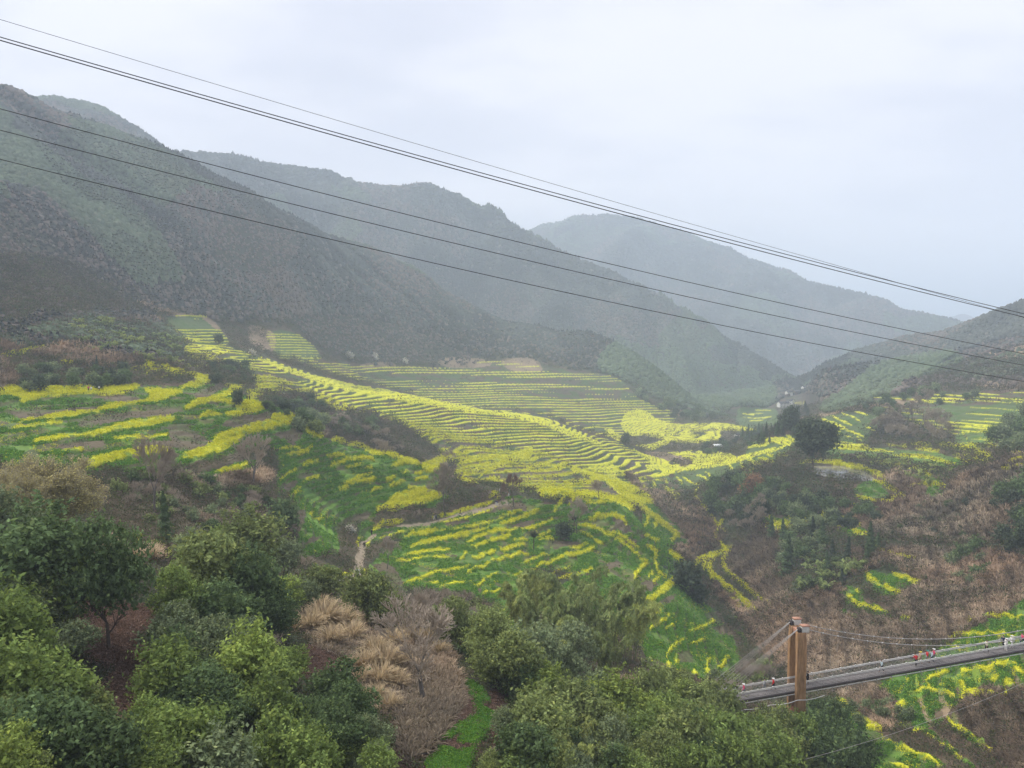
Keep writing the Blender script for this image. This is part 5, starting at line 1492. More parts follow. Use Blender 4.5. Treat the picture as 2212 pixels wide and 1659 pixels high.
WOODS = [
 # kind, count, size(px radius), leaf choices, label, polygon
 ('thicket', 60, 15, ('vdark', 'dark', 'grey'), 'dark evergreen tree in the wood below the pond', 'F 0 1635,1055 1700,1035 1760,1068 1830,1092 1890,1104 1880,1122 1800,1138 1700,1126'),
 ('thicket', 26, 20, ('vdark', 'dark'), 'blackish tree on the steep bank above the ravine reeds', 'F 0 1520,1060 1580,1030 1660,1060 1650,1100 1600,1130 1540,1100'),
 ('bare', 12, 16, (None,), 'grey leafless tree below the rust-brown tree', 'F 0 1550,1080 1640,1080 1650,1130 1590,1150'),
 ('thicket', 16, 16, ('grey', 'dark'), 'grey-green bush among the reeds above the hillside bamboo', 'F 0 1680,1150 1740,1130 1790,1150 1760,1200 1690,1210'),
 ('bamboofar', 22, 19, ('bambood', 'dark', 'bambood'), 'bamboo clump on the reed slope above the bridge', 'F 0 1730,1215 1800,1190 1850,1190 1850,1230 1800,1260 1740,1270'),
 ('thicket', 16, 22, ('vdark', 'dark'), 'dark evergreen at the right edge above the reeds', 'F 0 2160,1050 2230,1030 2230,1200 2160,1190 2150,1130'),
 ('shrub', 14, 15, ('grey', 'dark'), 'dark shrub among reeds near the right edge', 'F 0 2040,1200 2120,1180 2130,1240 2060,1250'),
 ('bamboofar', 34, 10, ('bambood', 'bamboo'), 'olive bamboo behind the pond', 'F 0 1800,978 1900,985 2030,1000 2060,1030 1990,1042 1930,1015 1860,996'),
 ('bare', 34, 16, (None,), 'purplish leafless tree below the right far terraces', 'F 0 1890,930 1930,890 2000,860 2050,900 2060,940 1980,955'),
 ('thicket', 14, 17, ('grey', 'dark'), 'grey-green tree at the right edge beside the terraces', 'F 0 2150,930 2230,880 2230,960 2160,965'),
 ('conifer', 40, 5, ('vdark', 'dark'), 'small dark conifer on the slope behind the right ridge', 'F 0 1600,950 1660,925 1740,890 1730,920 1640,960'),
 ('thicket', 26, 10, ('vdark', 'vdark', 'dark'), 'dark tree in the clump beside the promontory terraces', 'F 0 455,795 500,775 545,800 545,822 480,826 450,815'),
 ('thicket', 22, 12, ('vdark', 'dark'), 'dark bush on the saddle behind the promontory', 'F 0 570,872 620,860 690,868 700,885 640,892 590,888'),
 ('bamboofar', 44, 15, ('bambood', 'bamboo', 'bambood'), 'bamboo clump in the grove above the left terraces', 'F 0 120,705 230,690 390,735 385,778 300,768 200,752'),
 ('thicket', 34, 14, ('vdark', 'dark', 'grey'), 'dark bush on the slope behind the left yellow terrace', 'F 0 50,800 160,795 280,800 290,832 160,836 60,834'),
 ('conifer', 10, 5, ('vdark',), 'small cedar behind the left yellow terrace', 'F 0 200,790 290,800 280,830 220,830'),
 ('thicket', 22, 14, ('grey', 'dark', 'olive'), 'grey-green bush on the saddle by the small road', 'F 0 640,905 700,890 700,925 660,930'),
 ('shrub', 44, 15, ('grey', 'dark', 'olive'), 'dull green shrub in the scrub bank under the left terraces', 'F 0 250,1040 400,1010 520,1040 620,1080 600,1150 480,1150 330,1130'),
 ('bareshrub', 16, 18, (None,), 'leafless shrub in the scrub bank under the left terraces', 'F 0 260,1020 420,1000 560,1040 600,1100 480,1130 300,1110'),
 ('bareshrub', 14, 16, (None,), 'leafless shrub on the brown gully behind the green field', 'F 0 680,900 780,905 860,950 900,985 800,960 720,930'),
 ('shrub', 16, 12, ('grey', 'dark'), 'shrub on the bank of the small road', 'F 0 700,900 800,900 820,930 740,930'),
 ('bareshrub', 18, 24, (None,), 'leafless shrub between the bamboo grove and the bridge cables', 'F 0 1400,1440 1560,1440 1680,1420 1640,1480 1500,1490 1420,1480'),
 ('shrub', 18, 18, ('olive', 'grey'), 'olive shrub near the bridge cables', 'F 0 1400,1450 1560,1450 1660,1440 1600,1500 1440,1500'),
 ('thicket', 30, 9, ('vdark', 'grey', 'dark'), 'tree at the foot of the mountain beyond the far terraces', 'F 0 1340,830 1440,860 1520,880 1560,905 1470,905 1390,870'),
 ('thicket', 26, 8, ('vdark', 'dark'), 'dark riverside tree in the valley', 'F 0 1500,965 1560,955 1620,935 1660,930 1600,970 1530,975'),
 ('bareshrub', 20, 10, (None,), 'brown brushwood along the valley stream', 'F 0 1380,1025 1450,1030 1480,1065 1400,1060'),
 ('bareshrub', 24, 20, (None,), 'leafless shrub at the edge of the thicket below the green field', 'F 0 640,1190 720,1250 960,1270 1080,1290 1000,1330 800,1270 690,1290'),
 ('shrub', 20, 18, ('olive', 'mid', 'grey'), 'green shrub at the lower edge of the terraced field', 'F 0 700,1260 860,1270 1060,1290 1060,1340 960,1310 760,1280'),
 ('shrub', 12, 14, ('grey', 'dark'), 'shrub on the gully bank under the bridge deck', 'F 0 1830,1520 1960,1520 1990,1560 1880,1570'),
 ('conifer', 12, 10, ('vdark', 'dark'), 'dark conifer on the reed slope', 'F 0 1680,1140 1900,1180 1880,1240 1690,1260'),
 ('shrub', 18, 9, ('vdark', 'dark'), 'dark shrub dotted over the ploughed slope', 'F 0 1880,1110 2100,1080 2120,1180 1960,1170'),
 ('thicket', 22, 9, ('grey', 'dark'), 'tree on the brown spur right of the big ridge trees', 'F 0 1850,890 1960,850 2060,840 2100,860 1960,880 1880,910'),
]
def woods():
    rng = np.random.default_rng(99)
    for kind, n, rp, lfs, label, poly in WOODS:
        L = layer(poly)
        yy_, xx_ = np.nonzero(L)
        if not len(xx_): continue
        k_ = rng.choice(len(xx_), n)
        for q in k_:
            px, py = xx_[q]-20., yy_[q]-20.
            lf = lfs[rng.integers(len(lfs))]
            x, y, z, r = hit(px, py+rp*.9)
            s = rp*rng.uniform(.6, 1.05)*r/FPX/DIM[kind][0]
            s = min(max(s, .3), 2.6)
            rel = s/max(rp*r/FPX/DIM[kind][0], 1e-6)
            lb_ = ('small ' if rel < .75 else ('large ' if rel > .92 else 'medium-sized ')) + (COLN[lf]+' ' if lf else '') + label.replace('dark ', '').replace('blackish ', '').replace('grey-green ', '').replace('olive ', '').replace('green ', '').replace('dull ', '').replace('small ', '')
            tree(kind, x, y, z-.1, s, lf, lb_, label, hs=rng.uniform(.85, 1.2)*(.72 if kind == 'bamboofar' else 1))
woods()

# ---------------------------------------------------------------- air
def haze():
    m = bpy.data.materials.new('pale_air'); m.use_nodes = True; nt = m.node_tree; nt.nodes.clear()
    out = N(nt, 'ShaderNodeOutputMaterial'); v = N(nt, 'ShaderNodeVolumePrincipled')
    v.inputs['Color'].default_value = (.745, .86, 1.0, 1); v.inputs['Density'].default_value = HAZE
    v.inputs['Anisotropy'].default_value = 0.0
    nt.links.new(v.outputs[0], out.inputs['Volume'])
    a = 17000.; z0 = float(Z.min())-1.; z1 = float(Z.max())+25.
    V = np.array([(x, y, z) for x in (-a, a) for y in (-200, a) for z in (z0, z1)], float)
    F = np.array([(0, 1, 3, 2), (4, 6, 7, 5), (0, 4, 5, 1), (2, 3, 7, 6), (0, 2, 6, 4), (1, 5, 7, 3)])
    link('haze', mesh_np('haze', V, F, None, [m]), kind='stuff')
HAZE = 3.5e-4
haze()

# ---------------------------------------------------------------- small building helpers
def box(cx, cy, cz, sx, sy, sz):
    V = np.array([(cx+a*sx/2, cy+b*sy/2, cz+c*sz/2) for a in (-1, 1) for b in (-1, 1) for c in (-1, 1)])
    return V, np.array([(0, 1, 3, 2), (4, 6, 7, 5), (0, 4, 5, 1), (2, 3, 7, 6), (0, 2, 6, 4), (1, 5, 7, 3)])
def frame_box(o, ex, ey, x0, x1, y0, y1, z0, z1):
    """box in a frame with horizontal axes ex, ey and origin o"""
    V = np.array([o+ex*x+ey*y+np.array([0, 0, z]) for x in (x0, x1) for y in (y0, y1) for z in (z0, z1)])
    return V, np.array([(0, 1, 3, 2), (4, 6, 7, 5), (0, 4, 5, 1), (2, 3, 7, 6), (0, 2, 6, 4), (1, 5, 7, 3)])
def jn(parts):
    V, F, _ = join([(v, f, np.zeros((len(v), 3))) for v, f in parts]); return V, F
def bevel(o, w=.02):
    b = o.modifiers.new('bevel', 'BEVEL'); b.width = w; b.segments = 2; return o

# ---------------------------------------------------------------- the footbridge
M_STEEL = mat('galvanised_steel', (.58, .57, .56), rough=.6, metal=.0, noise=.15, nscale=2)
M_STEELD = mat('dark_steel', (.06, .05, .05), rough=.7, noise=.2, nscale=2)
M_STEELM = mat('grimy_steel', (.22, .21, .205), rough=.7, noise=.2, nscale=2)
M_PLANK = mat('weathered_planks', (.17, .155, .155), rough=.9, noise=.2, nscale=1.2)
M_ORANGE = mat('orange_stained_concrete', (.34, .20, .10), rough=.85, noise=.5, nscale=.9, bump=.2)
M_REDP = mat('faded_red_base', (.36, .15, .09), rough=.9, noise=.25, nscale=1.5)
M_WHITEP = mat('white_painted_housing', (.62, .60, .57), rough=.8, noise=.12, nscale=3)
M_TILEP = mat('reddish_cap_boards', (.40, .22, .15), rough=.9, noise=.2, nscale=4)
M_CABLE = mat('steel_rope', (.38, .36, .34), rough=.6)
def streaks(m):
    nt = m.node_tree; tn = [n for n in nt.nodes if n.type == 'TEX_NOISE'][0]; tc = [n for n in nt.nodes if n.type == 'TEX_COORD'][0]
    mp = N(nt, 'ShaderNodeMapping'); mp.inputs['Scale'].default_value = (3.2, 3.2, .45)
    nt.links.new(tc.outputs['Object'], mp.inputs[0]); nt.links.new(mp.outputs[0], tn.inputs['Vector']); tn.inputs['Roughness'].default_value = .75
streaks(M_ORANGE); streaks(M_REDP)
def bridge():
    A = np.array(at(1600, 1506, 106.0)); B = np.array(at(2212, 1397, 124.0))
    A[2] = B[2] = (A[2]+B[2])/2
    zd = A[2]
    ex = (B-A); ex[2] = 0; Lr = np.linalg.norm(ex); ex /= Lr; ey = np.array([-ex[1], ex[0], 0])
    if ey[1] < 0: ey = -ey            # ey points away from the camera
    O = A.copy(); zl, zr = at(1600, 1506, 106.)[2], at(2212, 1397, 124.)[2]
    sl_ = (zr-zl)/Lr
    def P(s, y, z): return O + ex*s + ey*y + np.array([0, 0, zl-zd+sl_*s+z])
    s0, s1 = -7., 62.; Wd = .82
    root = bpy.data.objects.new('footbridge', None); COL.objects.link(root); root.location = tuple(P(0, 0, 0))
    root['label'] = 'long grey suspension footbridge with orange pillars crossing the ravine'; root['category'] = 'footbridge'
    inv = Matrix.Translation(-root.location)
    def prt(name, V, F, m, parent=root, par_off=None):
        o = link(name, mesh_np(name, np.asarray(V)-np.array(root.location), F, None, [m]), parent); return o
    def beam(pa, pb, w, h):
        d = pb-pa; d /= np.linalg.norm(d); u = np.cross(d, [0, 0, 1.]); u /= np.linalg.norm(u); v = np.cross(u, d)
        V = np.array([p+u*a*w/2+v*b*h/2 for p in (pa, pb) for a in (-1, 1) for b in (-1, 1)])
        return V, np.array([(0, 1, 3, 2), (4, 6, 7, 5), (0, 4, 5, 1), (2, 3, 7, 6), (0, 2, 6, 4), (1, 5, 7, 3)])
    # planks laid across
    pl = []
    s = s0
    while s < s1:
        pl.append(beam(P(s+.1, -Wd, trand.uniform(-.008, .008)), P(s+.1, Wd, trand.uniform(-.008, .008)), .185, .05)); s += .2
    V, F = jn(pl); prt('deck_planks', V, F, M_PLANK)
    for y in (-Wd-.04, Wd+.04): V, F = beam(P(s0, y, -.14), P(s1, y, -.14), .08, .26); prt('side_beam', V, F, M_STEELD)
    V, F = jn([beam(P(s0, y, -.14), P(s1, y, -.14), .07, .2) for y in (-.5, .5)]); prt('floor_joists', V, F, M_STEELD)
    V, F = jn([beam(P(s_, -Wd-.2, -.33), P(s_, Wd+.2, -.33), .09, .12) for s_ in np.arange(s0+1, s1, 2.)]); prt('cross_beams', V, F, M_STEELM)
    for y in (-Wd-.1, Wd+.1):
        sg = -1 if y < 0 else 1
        V, F = jn([beam(P(s0, y, h), P(s1, y, h), .085, .085) for h in (1.08, .92)]); prt('handrail', V, F, M_STEEL)
        q = [beam(P(s0, y, h), P(s1, y, h), .016, .016) for h in (.16, .35, .54, .73)]
        q += [beam(P(s_, y, .02), P(s_, y, 1.1), .014, .014) for s_ in np.arange(s0, s1, .28)]
        V, F = jn(q); prt('railing_mesh', V, F, M_STEEL)
        V, F = beam(P(s0, y, -.42), P(s1, y, -.42), .09, .09); prt('edge_cable_pipe', V, F, M_STEEL)
        n_ = 0
        for s_ in np.arange(s0+1, min(s1, 46), 2.):
            V, F = jn([beam(P(s_, y, -.45), P(s_, y, 1.12), .12, .12), beam(P(s_-.07, y, 1.14), P(s_+.07, y, 1.14), .17, .10)])
            prt('railing_post', V, F, M_STEEL)
            V, F = beam(P(s_, y+sg*.02, -.42), P(s_, y+sg*.35, -.85), .06, .06); prt('brace', V, F, M_STEELM)
    # pillars
    best = None
    for s_ in np.arange(2, 20, .05):
        p = P(s_, -1.3, 0); px, py = project(*p)
        if best is None or abs(px-1729) < best[0]: best = (abs(px-1729), s_)
    st = best[1]; H = 8.1
    for y in (-1.32, 1.32):
        gz = min(zat(*P(st, y, 0)[:2]), P(st, y, 0)[2]-5.5)-1 - (O[2]+zl-zd+sl_*st)
        sg = 1 if y < 0 else -1
        prof = [(-gz*-1, .62, .62), (-3.0, .60, .60), (-2.95, .60, .60)]
        V, F = [], []
        def ring(z, a, b, cy=0.): return [P(st-a, y+cy-b, z), P(st+a, y+cy-b, z), P(st+a, y+cy+b, z), P(st-a, y+cy+b, z)]
        lv = [(gz, .58, .34, 0), (-3.0, .58, .34, 0)]
        V = sum([ring(*l[:3], l[3]) for l in lv], []); F = [(0, 1, 5, 4), (1, 2, 6, 5), (2, 3, 7, 6), (3, 0, 4, 7), (4, 5, 6, 7)]
        foot = prt('pillar_base', np.array(V), np.array(F), M_REDP); foot['label'] = 'faded red square pillar base'
        lv = [(-3.0, .62, .34, 0), (H-3.2, .62, .36, 0), (H-2.1, .60, .40, sg*.03), (H-.9, .54, .52, sg*.15), (H-.4, .5, .52, sg*.16), (H, .5, .42, sg*.06)]
        V = sum([ring(*l[:3], l[3]) for l in lv], []); F = [(0, 3, 2, 1)]
        for k_ in range(len(lv)-1):
            b = 4*k_; F += [(b+i, b+(i+1) % 4, b+4+(i+1) % 4, b+4+i) for i in range(4)]
        b = 4*(len(lv)-1); F.append((b, b+1, b+2, b+3))
        bevel(prt('pillar', np.array(V), np.array(F), M_ORANGE), .04)
        V, F = frame_box(P(st, y, 0)-np.array([0, 0, 0]), ex, ey, -.05, .9, -.36, .36, H+.02, H+.8); cap = bevel(prt('saddle_housing', V, F, M_WHITEP), .03)
        V, F = frame_box(P(st, y, 0), ex, ey, -.15, 1.0, -.44, .44, H+.8, H+.92); prt('cap_boards', V, F, M_TILEP)
        V, F = frame_box(P(st, y, 0), ex, ey, -.55, -.1, -.25, .25, H+.02, H+.55); prt('cable_saddle', V, F, M_STEELD)
        # main cable, hangers
        yy_ = y*.85; s_end = s1; sm = st+31.; kq = (H-1.5)/(sm-st-.5)**2
        ss = np.arange(st+.9, s_end, 1.); zz = 1.75+kq*(ss-sm)**2
        pts = [P(a, yy_, b) for a, b in zip(ss, zz)]
        V, F = tube(pts[:-1], pts[1:], np.full(len(pts)-1, .055), np.full(len(pts)-1, .055), 5); prt('main_cable', V, F, M_CABLE)
        hs_ = np.arange(st+3, s_end-1, 2.); pa = [P(a, yy_, 1.75+kq*(a-sm)**2) for a in hs_]; pb = [P(a, (Wd+.1)*(-1 if y < 0 else 1), -.3) for a in hs_]
        V, F = tube(pa, pb, np.full(len(pa), .009), np.full(len(pa), .009), 3); prt('hanger_rods', V, F, M_CABLE)
        V, F = jn([frame_box(P(a, yy_, 1.75+kq*(a-sm)**2), ex, ey, -.07, .07, -.06, .06, -.06, .07) for a in hs_]); prt('cable_clamps', V, F, M_STEEL)
        for k_ in range(4):
            pe = P(st-12.-1.0*k_, y*(.95)+(k_-1.5)*.16, -.2-.1*k_)
            p0 = P(st-.5, y+(k_-1.5)*.05, H+.45)
            e2 = pe+(pe-p0)*.12
            V, F = tube([p0], [e2], [.024], [.024], 5); prt('backstay_cable', V, F, M_CABLE)
    V, F = frame_box(P(st, 0, 0), ex, ey, -.3, .3, -.95, .95, H-.75, H-.1); bevel(prt('cross_member', V, F, M_TILEP), .03)
    V, F = tube([P(st-.3, 1.3, H+.5)], [P(st-.2, 1.3, H+1.9)], [.03], [.015], 5); prt('lightning_rod', V, F, M_STEELD)
    for dx, dy, sc_, hs_2, lf_ in ((-2.5, -7.5, 1.0, 1.3, 'mid'), (.5, -7.0, .95, 1.35, 'dark'), (3.2, -6.5, 1.0, 1.15, 'dark'), (-6., -8., 1.05, 1.1, 'olive'), (6.5, -4., 1.0, .95, 'dark')):
        q_ = P(st+dx, dy, 0)
        tree('evergreen', q_[0], q_[1], float(zat(q_[0], q_[1]))-.3, sc_, lf_, {-2.5: 'leafy green tree hiding the foot of the pillars on their left', .5: 'dark leafy tree right in front of the pillar foot', 3.2: 'dark leafy tree just right of the pillar foot', -6.: 'olive tree below the left end of the bridge deck', 6.5: 'dark rounded tree under the deck right of the pillars'}[dx], 'trees at the pillar foot', hs=hs_2)
    # loose service cable slung under the deck
    ss = np.linspace(-5, st+3, 14); pts = [P(a, -1.95, -.75-.25*math.sin(a*.9)**2) for a in ss]
    V, F = tube(pts[:-1], pts[1:], np.full(13, .05), np.full(13, .05), 5); prt('slack_service_cable', V, F, M_STEEL)
    for s_ in (1.2, st-2.6):
        V, F = beam(P(s_, -1.3, -.3), P(s_, -1.3, -3.2), .16, .16); prt('support_post', V, F, M_STEELD)
    # thin wind rope below, from the right edge down to the trees
    pa, pb = np.array(at(2240, 1462, 118.)), np.array(at(1740, 1640, 92.))
    pts = [pa+(pb-pa)*t-np.array([0, 0, 3.0*t*(1-t)]) for t in np.linspace(0, 1, 12)]
    V, F = tube(pts[:-1], pts[1:], np.full(11, .022), np.full(11, .022), 4)
    link('wind_rope', mesh_np('wind_rope', V, F, None, [M_CABLE]), label='thin pale rope slanting across the slope below the footbridge', category='rope')
    return P, st
BP, BST = bridge()

# ---------------------------------------------------------------- power cables overhead
M_WIRE = mat('black_power_cable', (.02, .02, .022), rough=.5)
def power_cable(l, r_, sag, rad, label):
    p0, p1 = np.array(at(*l)), np.array(at(*r_))
    ts = np.linspace(-.25, 1.35, 60); pts = [p0+(p1-p0)*t-np.array([0, 0, sag*4*t*(1-t)]) for t in ts]
    V, F = tube(pts[:-1], pts[1:], np.full(59, rad), np.full(59, rad), 5)
    link('power_cable', mesh_np('power_cable', V, F, None, [M_WIRE]), label=label, category='cable', group='overhead power cables')
power_cable((0, 42, 75), (2212, 686, 120), .35, .021, 'thinnest and topmost overhead cable crossing the sky')
power_cable((0, 80, 62), (2212, 678, 100), .5, .036, 'upper cable of the thick close pair crossing the sky')
power_cable((0, 87, 60), (2212, 685, 98), .5, .040, 'lower cable of the thick close pair crossing the sky')
power_cable((0, 235, 64), (2212, 764, 100), .8, .030, 'first black cable below the close pair, over the ridge')
power_cable((0, 281, 64), (2212, 789, 100), .8, .030, 'middle black cable crossing in front of the mountains')
power_cable((0, 344, 64), (2212, 824, 100), .9, .030, 'lowest black cable crossing in front of the mountains')

# ---------------------------------------------------------------- pond
def water():
    ox, oy, sc = FR['4']; c = np.array([float(v) for v in POND.split(' ', 2)[2].replace(',', ' ').split()]).reshape(-1, 2)*sc+(ox, oy)
    c = smooth_line(c, True, 8); V = []
    cx_, cy_ = c.mean(0); c = (c-(cx_, cy_))*1.04+(cx_, cy_)
    for px, py in c:
        x, y, z = ray(px, py); k_ = (POND_Z+.0)/z; V.append((x*k_, y*k_, POND_Z))
    V = np.array(V); cc = V.mean(0)
    V = np.vstack([V, cc]); n = len(V)-1
    F = np.array([(n, i, (i+1) % n) for i in range(n)])
    m = mat('pond_water', (.27, .25, .21), rough=.12)
    m.node_tree.nodes['Principled BSDF'].inputs['Specular IOR Level'].default_value = .6
    link('pond_water', mesh_np('pond_water', V, F, None, [m]), kind='structure')
water()

# ---------------------------------------------------------------- houses in the village and field huts
M_WALL = mat('white_lime_wall', (.74, .73, .70), rough=.9, noise=.08, nscale=.5)
M_ROOF = mat('grey_roof_tiles', (.075, .075, .08), rough=.9, noise=.25, nscale=1.5)
M_GLASS = mat('dark_window_glass', (.03, .035, .04), rough=.2)
M_WOOD = mat('door_wood', (.12, .07, .04), rough=.8)
M_TIN = mat('pale_tin_roof', (.60, .62, .64), rough=.5)
def house(px, py, w, d, h, rz, label, r=None, roof=None, nwin=3, storeys=2, wall=None, zoff=0.):
    if r is None: x, y, z, r = hit(px, py)
    else:
        x, y, z = at(px, py, r); z = float(zat(x, y))
    o = bpy.data.objects.new('house', None); COL.objects.link(o); o.location = (x, y, z+zoff); o.rotation_euler = (0, 0, rz)
    o['label'] = label; o['category'] = 'house'; o['group'] = 'small white buildings in the valley'
    rh = d*.27
    V = np.array([(-w/2, -d/2, -2), (w/2, -d/2, -2), (w/2, d/2, -2), (-w/2, d/2, -2), (-w/2, -d/2, h), (w/2, -d/2, h), (w/2, d/2, h), (-w/2, d/2, h), (-w/2, 0, h+rh), (w/2, 0, h+rh)])
    me = bpy.data.meshes.new('house_wall'); me.from_pydata([tuple(v) for v in V], [], [(0, 1, 5, 4), (1, 2, 6, 9, 5), (2, 3, 7, 6), (3, 0, 4, 8, 7)]); me.materials.append(wall or M_WALL)
    link('wall', me, o)
    e = .5; t = .22; sl_ = rh/(d/2)
    for sg in (-1, 1):
        y0 = sg*(d/2+e); z0 = h-e*sl_
        V = np.array([(-w/2-e, y0, z0+.03), (w/2+e, y0, z0+.03), (w/2+e, 0, h+rh+.03), (-w/2-e, 0, h+rh+.03), (-w/2-e, y0, z0+t), (w/2+e, y0, z0+t), (w/2+e, 0, h+rh+t), (-w/2-e, 0, h+rh+t)])
        link('roof_slope', mesh_np('roof_slope', V, np.array([(0, 3, 2, 1), (4, 5, 6, 7), (0, 1, 5, 4), (1, 2, 6, 5), (2, 3, 7, 6), (3, 0, 4, 7)]), None, [roof or M_ROOF]), o)
    for fl in range(storeys):
        for k_ in range(nwin):
            xx = -w/2+w*(k_+.5)/nwin; zz = h*(fl+.55)/storeys
            if fl == 0 and k_ == nwin//2:
                V, F = box(xx, -d/2-.02, 1.0, 1.1, .12, 2.1); link('door', mesh_np('door', V, F, None, [M_WOOD]), o); continue
            V, F = box(xx, -d/2-.02, zz, 1.1, .12, 1.2); f_ = link('window', mesh_np('window', V, F, None, [M_WHITEP]), o)
            V, F = box(xx, -d/2-.09, zz, .9, .05, 1.0); link('pane', mesh_np('pane', V, F, None, [M_GLASS]), f_)
    return o
house(1692, 868, 15, 8, 5.2, .25, 'wide white house at the left end of the far village', r=1130, zoff=0)
house(1707, 865, 9, 7, 5.0, -.9, 'white house with a dark roof right beside the widest village house', r=1150)
house(1704, 858, 9, 7, 6.0, .2, 'tall white house behind the widest village house', r=1230)
house(1738, 855, 8, 7, 4.5, .3, 'small white house standing apart on the right of the far village', r=1250, nwin=2, storeys=1)
house(1722, 857, 10, 7, 4.0, .1, 'low brown-walled house in the middle of the far village', r=1240, wall=M_WOOD, storeys=1)
house(1549, 970, 6.5, 5, 2.6, .2, 'field hut with a pale tin roof beside the valley stream', roof=M_TIN, nwin=1, storeys=1, wall=M_WOOD)
house(1592, 944, 4.5, 3.5, 2.4, .4, 'tiny white hut by the valley bushes upstream of the tin-roofed hut', nwin=1, storeys=1)

# ---------------------------------------------------------------- people
M_SKIN = mat('skin', (.48, .30, .21), rough=.6)
M_HAIR = mat('black_hair', (.015, .012, .01), rough=.7)
PCOL = {'black': (.015, .015, .018), 'white': (.75, .74, .72), 'red': (.55, .03, .035), 'pink': (.62, .08, .16), 'grey': (.30, .31, .32), 'lightblue': (.42, .52, .56), 'blue': (.05, .08, .25), 'navy': (.02, .03, .08), 'beige': (.45, .33, .25), 'yellow': (.65, .50, .08), 'cream': (.6, .55, .42), 'jeans': (.06, .08, .13), 'teal': (.05, .22, .20)}
PM = {k_: mat('cloth_'+k_, v_, rough=.9) for k_, v_ in PCOL.items()}
def skin_mesh(name, verts, edges, radii, m, parent, sub=1, rootv=0):
    me = bpy.data.meshes.new(name); me.from_pydata(verts, edges, []); me.update()
    o = bpy.data.objects.new(name, me); COL.objects.link(o); o.parent = parent
    sk = o.modifiers.new('skin', 'SKIN'); sk.use_smooth_shade = True
    sv = me.skin_vertices[0].data
    for i, r_ in enumerate(radii): sv[i].radius = r_ if isinstance(r_, tuple) else (r_, r_)
    sv[rootv].use_root = True
    ss = o.modifiers.new('sub', 'SUBSURF'); ss.levels = sub; ss.render_levels = sub
    me.materials.append(m)
    return o
def person(loc, rz, top, legs, label, pose='walk', hat=None, scale=1., skirt=False, group=None, ph=0):
    o = bpy.data.objects.new('person', None); COL.objects.link(o); o.location = tuple(loc); o.rotation_euler = (0, 0, rz); o.scale = (scale,)*3
    o['label'] = label; o['category'] = 'person'
    if group: o['group'] = group
    st = {'walk': .24, 'stand': .03, 'lean': .06, 'photo': .05}[pose]*(1 if ph == 0 else -1)
    ln = .12 if pose == 'lean' else 0.
    hipL, hipR = (.09, 0, .90), (-.09, 0, .90)
    kL, kR = (.10, st*.7+.02, .48), (-.10, -st*.35, .49)
    aL, aR = (.10, st*.95, .09), (-.10, -st*1.25, .13)
    tL, tR = (.12, st*.95+.15, .03), (-.12, -st*1.25+.14, .05)
    ch = (0, .02+ln, 1.32); nk = (0, .03+ln*1.3, 1.47); hd0 = (0, .05+ln*1.5, 1.56); hd1 = (0, .055+ln*1.5, 1.68)
    sL, sR = (.18, .01+ln, 1.39), (-.18, .01+ln, 1.39)
    if pose == 'photo': eL, eR, hL, hR = (.27, .12, 1.22), (-.27, .12, 1.22), (.09, .30, 1.50), (-.09, .30, 1.50)
    elif pose == 'lean': eL, eR, hL, hR = (.26, .16, 1.16), (-.26, .16, 1.16), (.2, .42, 1.12), (-.2, .42, 1.12)
    else: eL, eR, hL, hR = (.26, -st*.5, 1.12), (-.26, st*.5, 1.12), (.24, -st*.9+.1, .88), (-.24, st*.9+.1, .88)
    def hand(h_, e_):
        h_ = np.array(h_); e_ = np.array(e_); d = (h_-e_)/np.linalg.norm(h_-e_); side = np.cross(d, [0, 1., .3]); side /= np.linalg.norm(side)
        vs, es, rs_ = [], [], []
        palm = h_+d*.07; vs.append(tuple(palm)); rs_.append((.034, .018))
        for k_ in range(4):
            b = palm+d*.03+side*(k_-1.5)*.019; t_ = b+d*(.035, .042, .040, .030)[k_]+np.array([0, .008, -.004]); u_ = t_+d*.022+np.array([0, .014, -.004])
            n0 = len(vs); vs += [tuple(b), tuple(t_), tuple(u_)]; rs_ += [(.0085,)*2, (.008,)*2, (.006,)*2]; es += [(0, n0), (n0, n0+1), (n0+1, n0+2)]
        b = h_+d*.03+side*.04; u_ = b+d*.035+side*.02; n0 = len(vs); vs += [tuple(b), tuple(u_)]; rs_ += [(.010,)*2, (.008,)*2]; es += [(0, n0), (n0, n0+1)]
        return vs, es, rs_
    V = [(0, 0, .95), (0, 0, 1.12), ch, nk, hd0, hd1, hipL, kL, aL, tL, hipR, kR, aR, tR, sL, eL, hL, sR, eR, hR]
    E = [(0, 1), (1, 2), (2, 3), (3, 4), (4, 5), (0, 6), (6, 7), (7, 8), (8, 9), (0, 10), (10, 11), (11, 12), (12, 13), (2, 14), (14, 15), (15, 16), (2, 17), (17, 18), (18, 19)]
    Rr = [(.14, .10), (.12, .09), (.15, .10), .052, (.075, .09), (.072, .088), .085, .056, .036, .03, .085, .056, .036, .03, .055, .038, .026, .055, .038, .026]
    for h_, e_, i_ in ((hL, eL, 16), (hR, eR, 19)):
        vs, es, rs_ = hand(h_, e_); n0 = len(V); V += vs; Rr += rs_; E += [(a+n0, b+n0) for a, b in es]; E.append((i_, n0))
    # nose and ears
    hx, hy = hd0[0], hd0[1]
    n0 = len(V); V += [(hx, hy+.10, 1.60), (hx+.082, hy, 1.61), (hx-.082, hy, 1.61)]; Rr += [.012, .014, .014]; E += [(4, n0), (4, n0+1), (4, n0+2)]
    skin_mesh('body', V, E, Rr, M_SKIN, o, 1)
    m_t, m_l = PM[top], PM[legs]
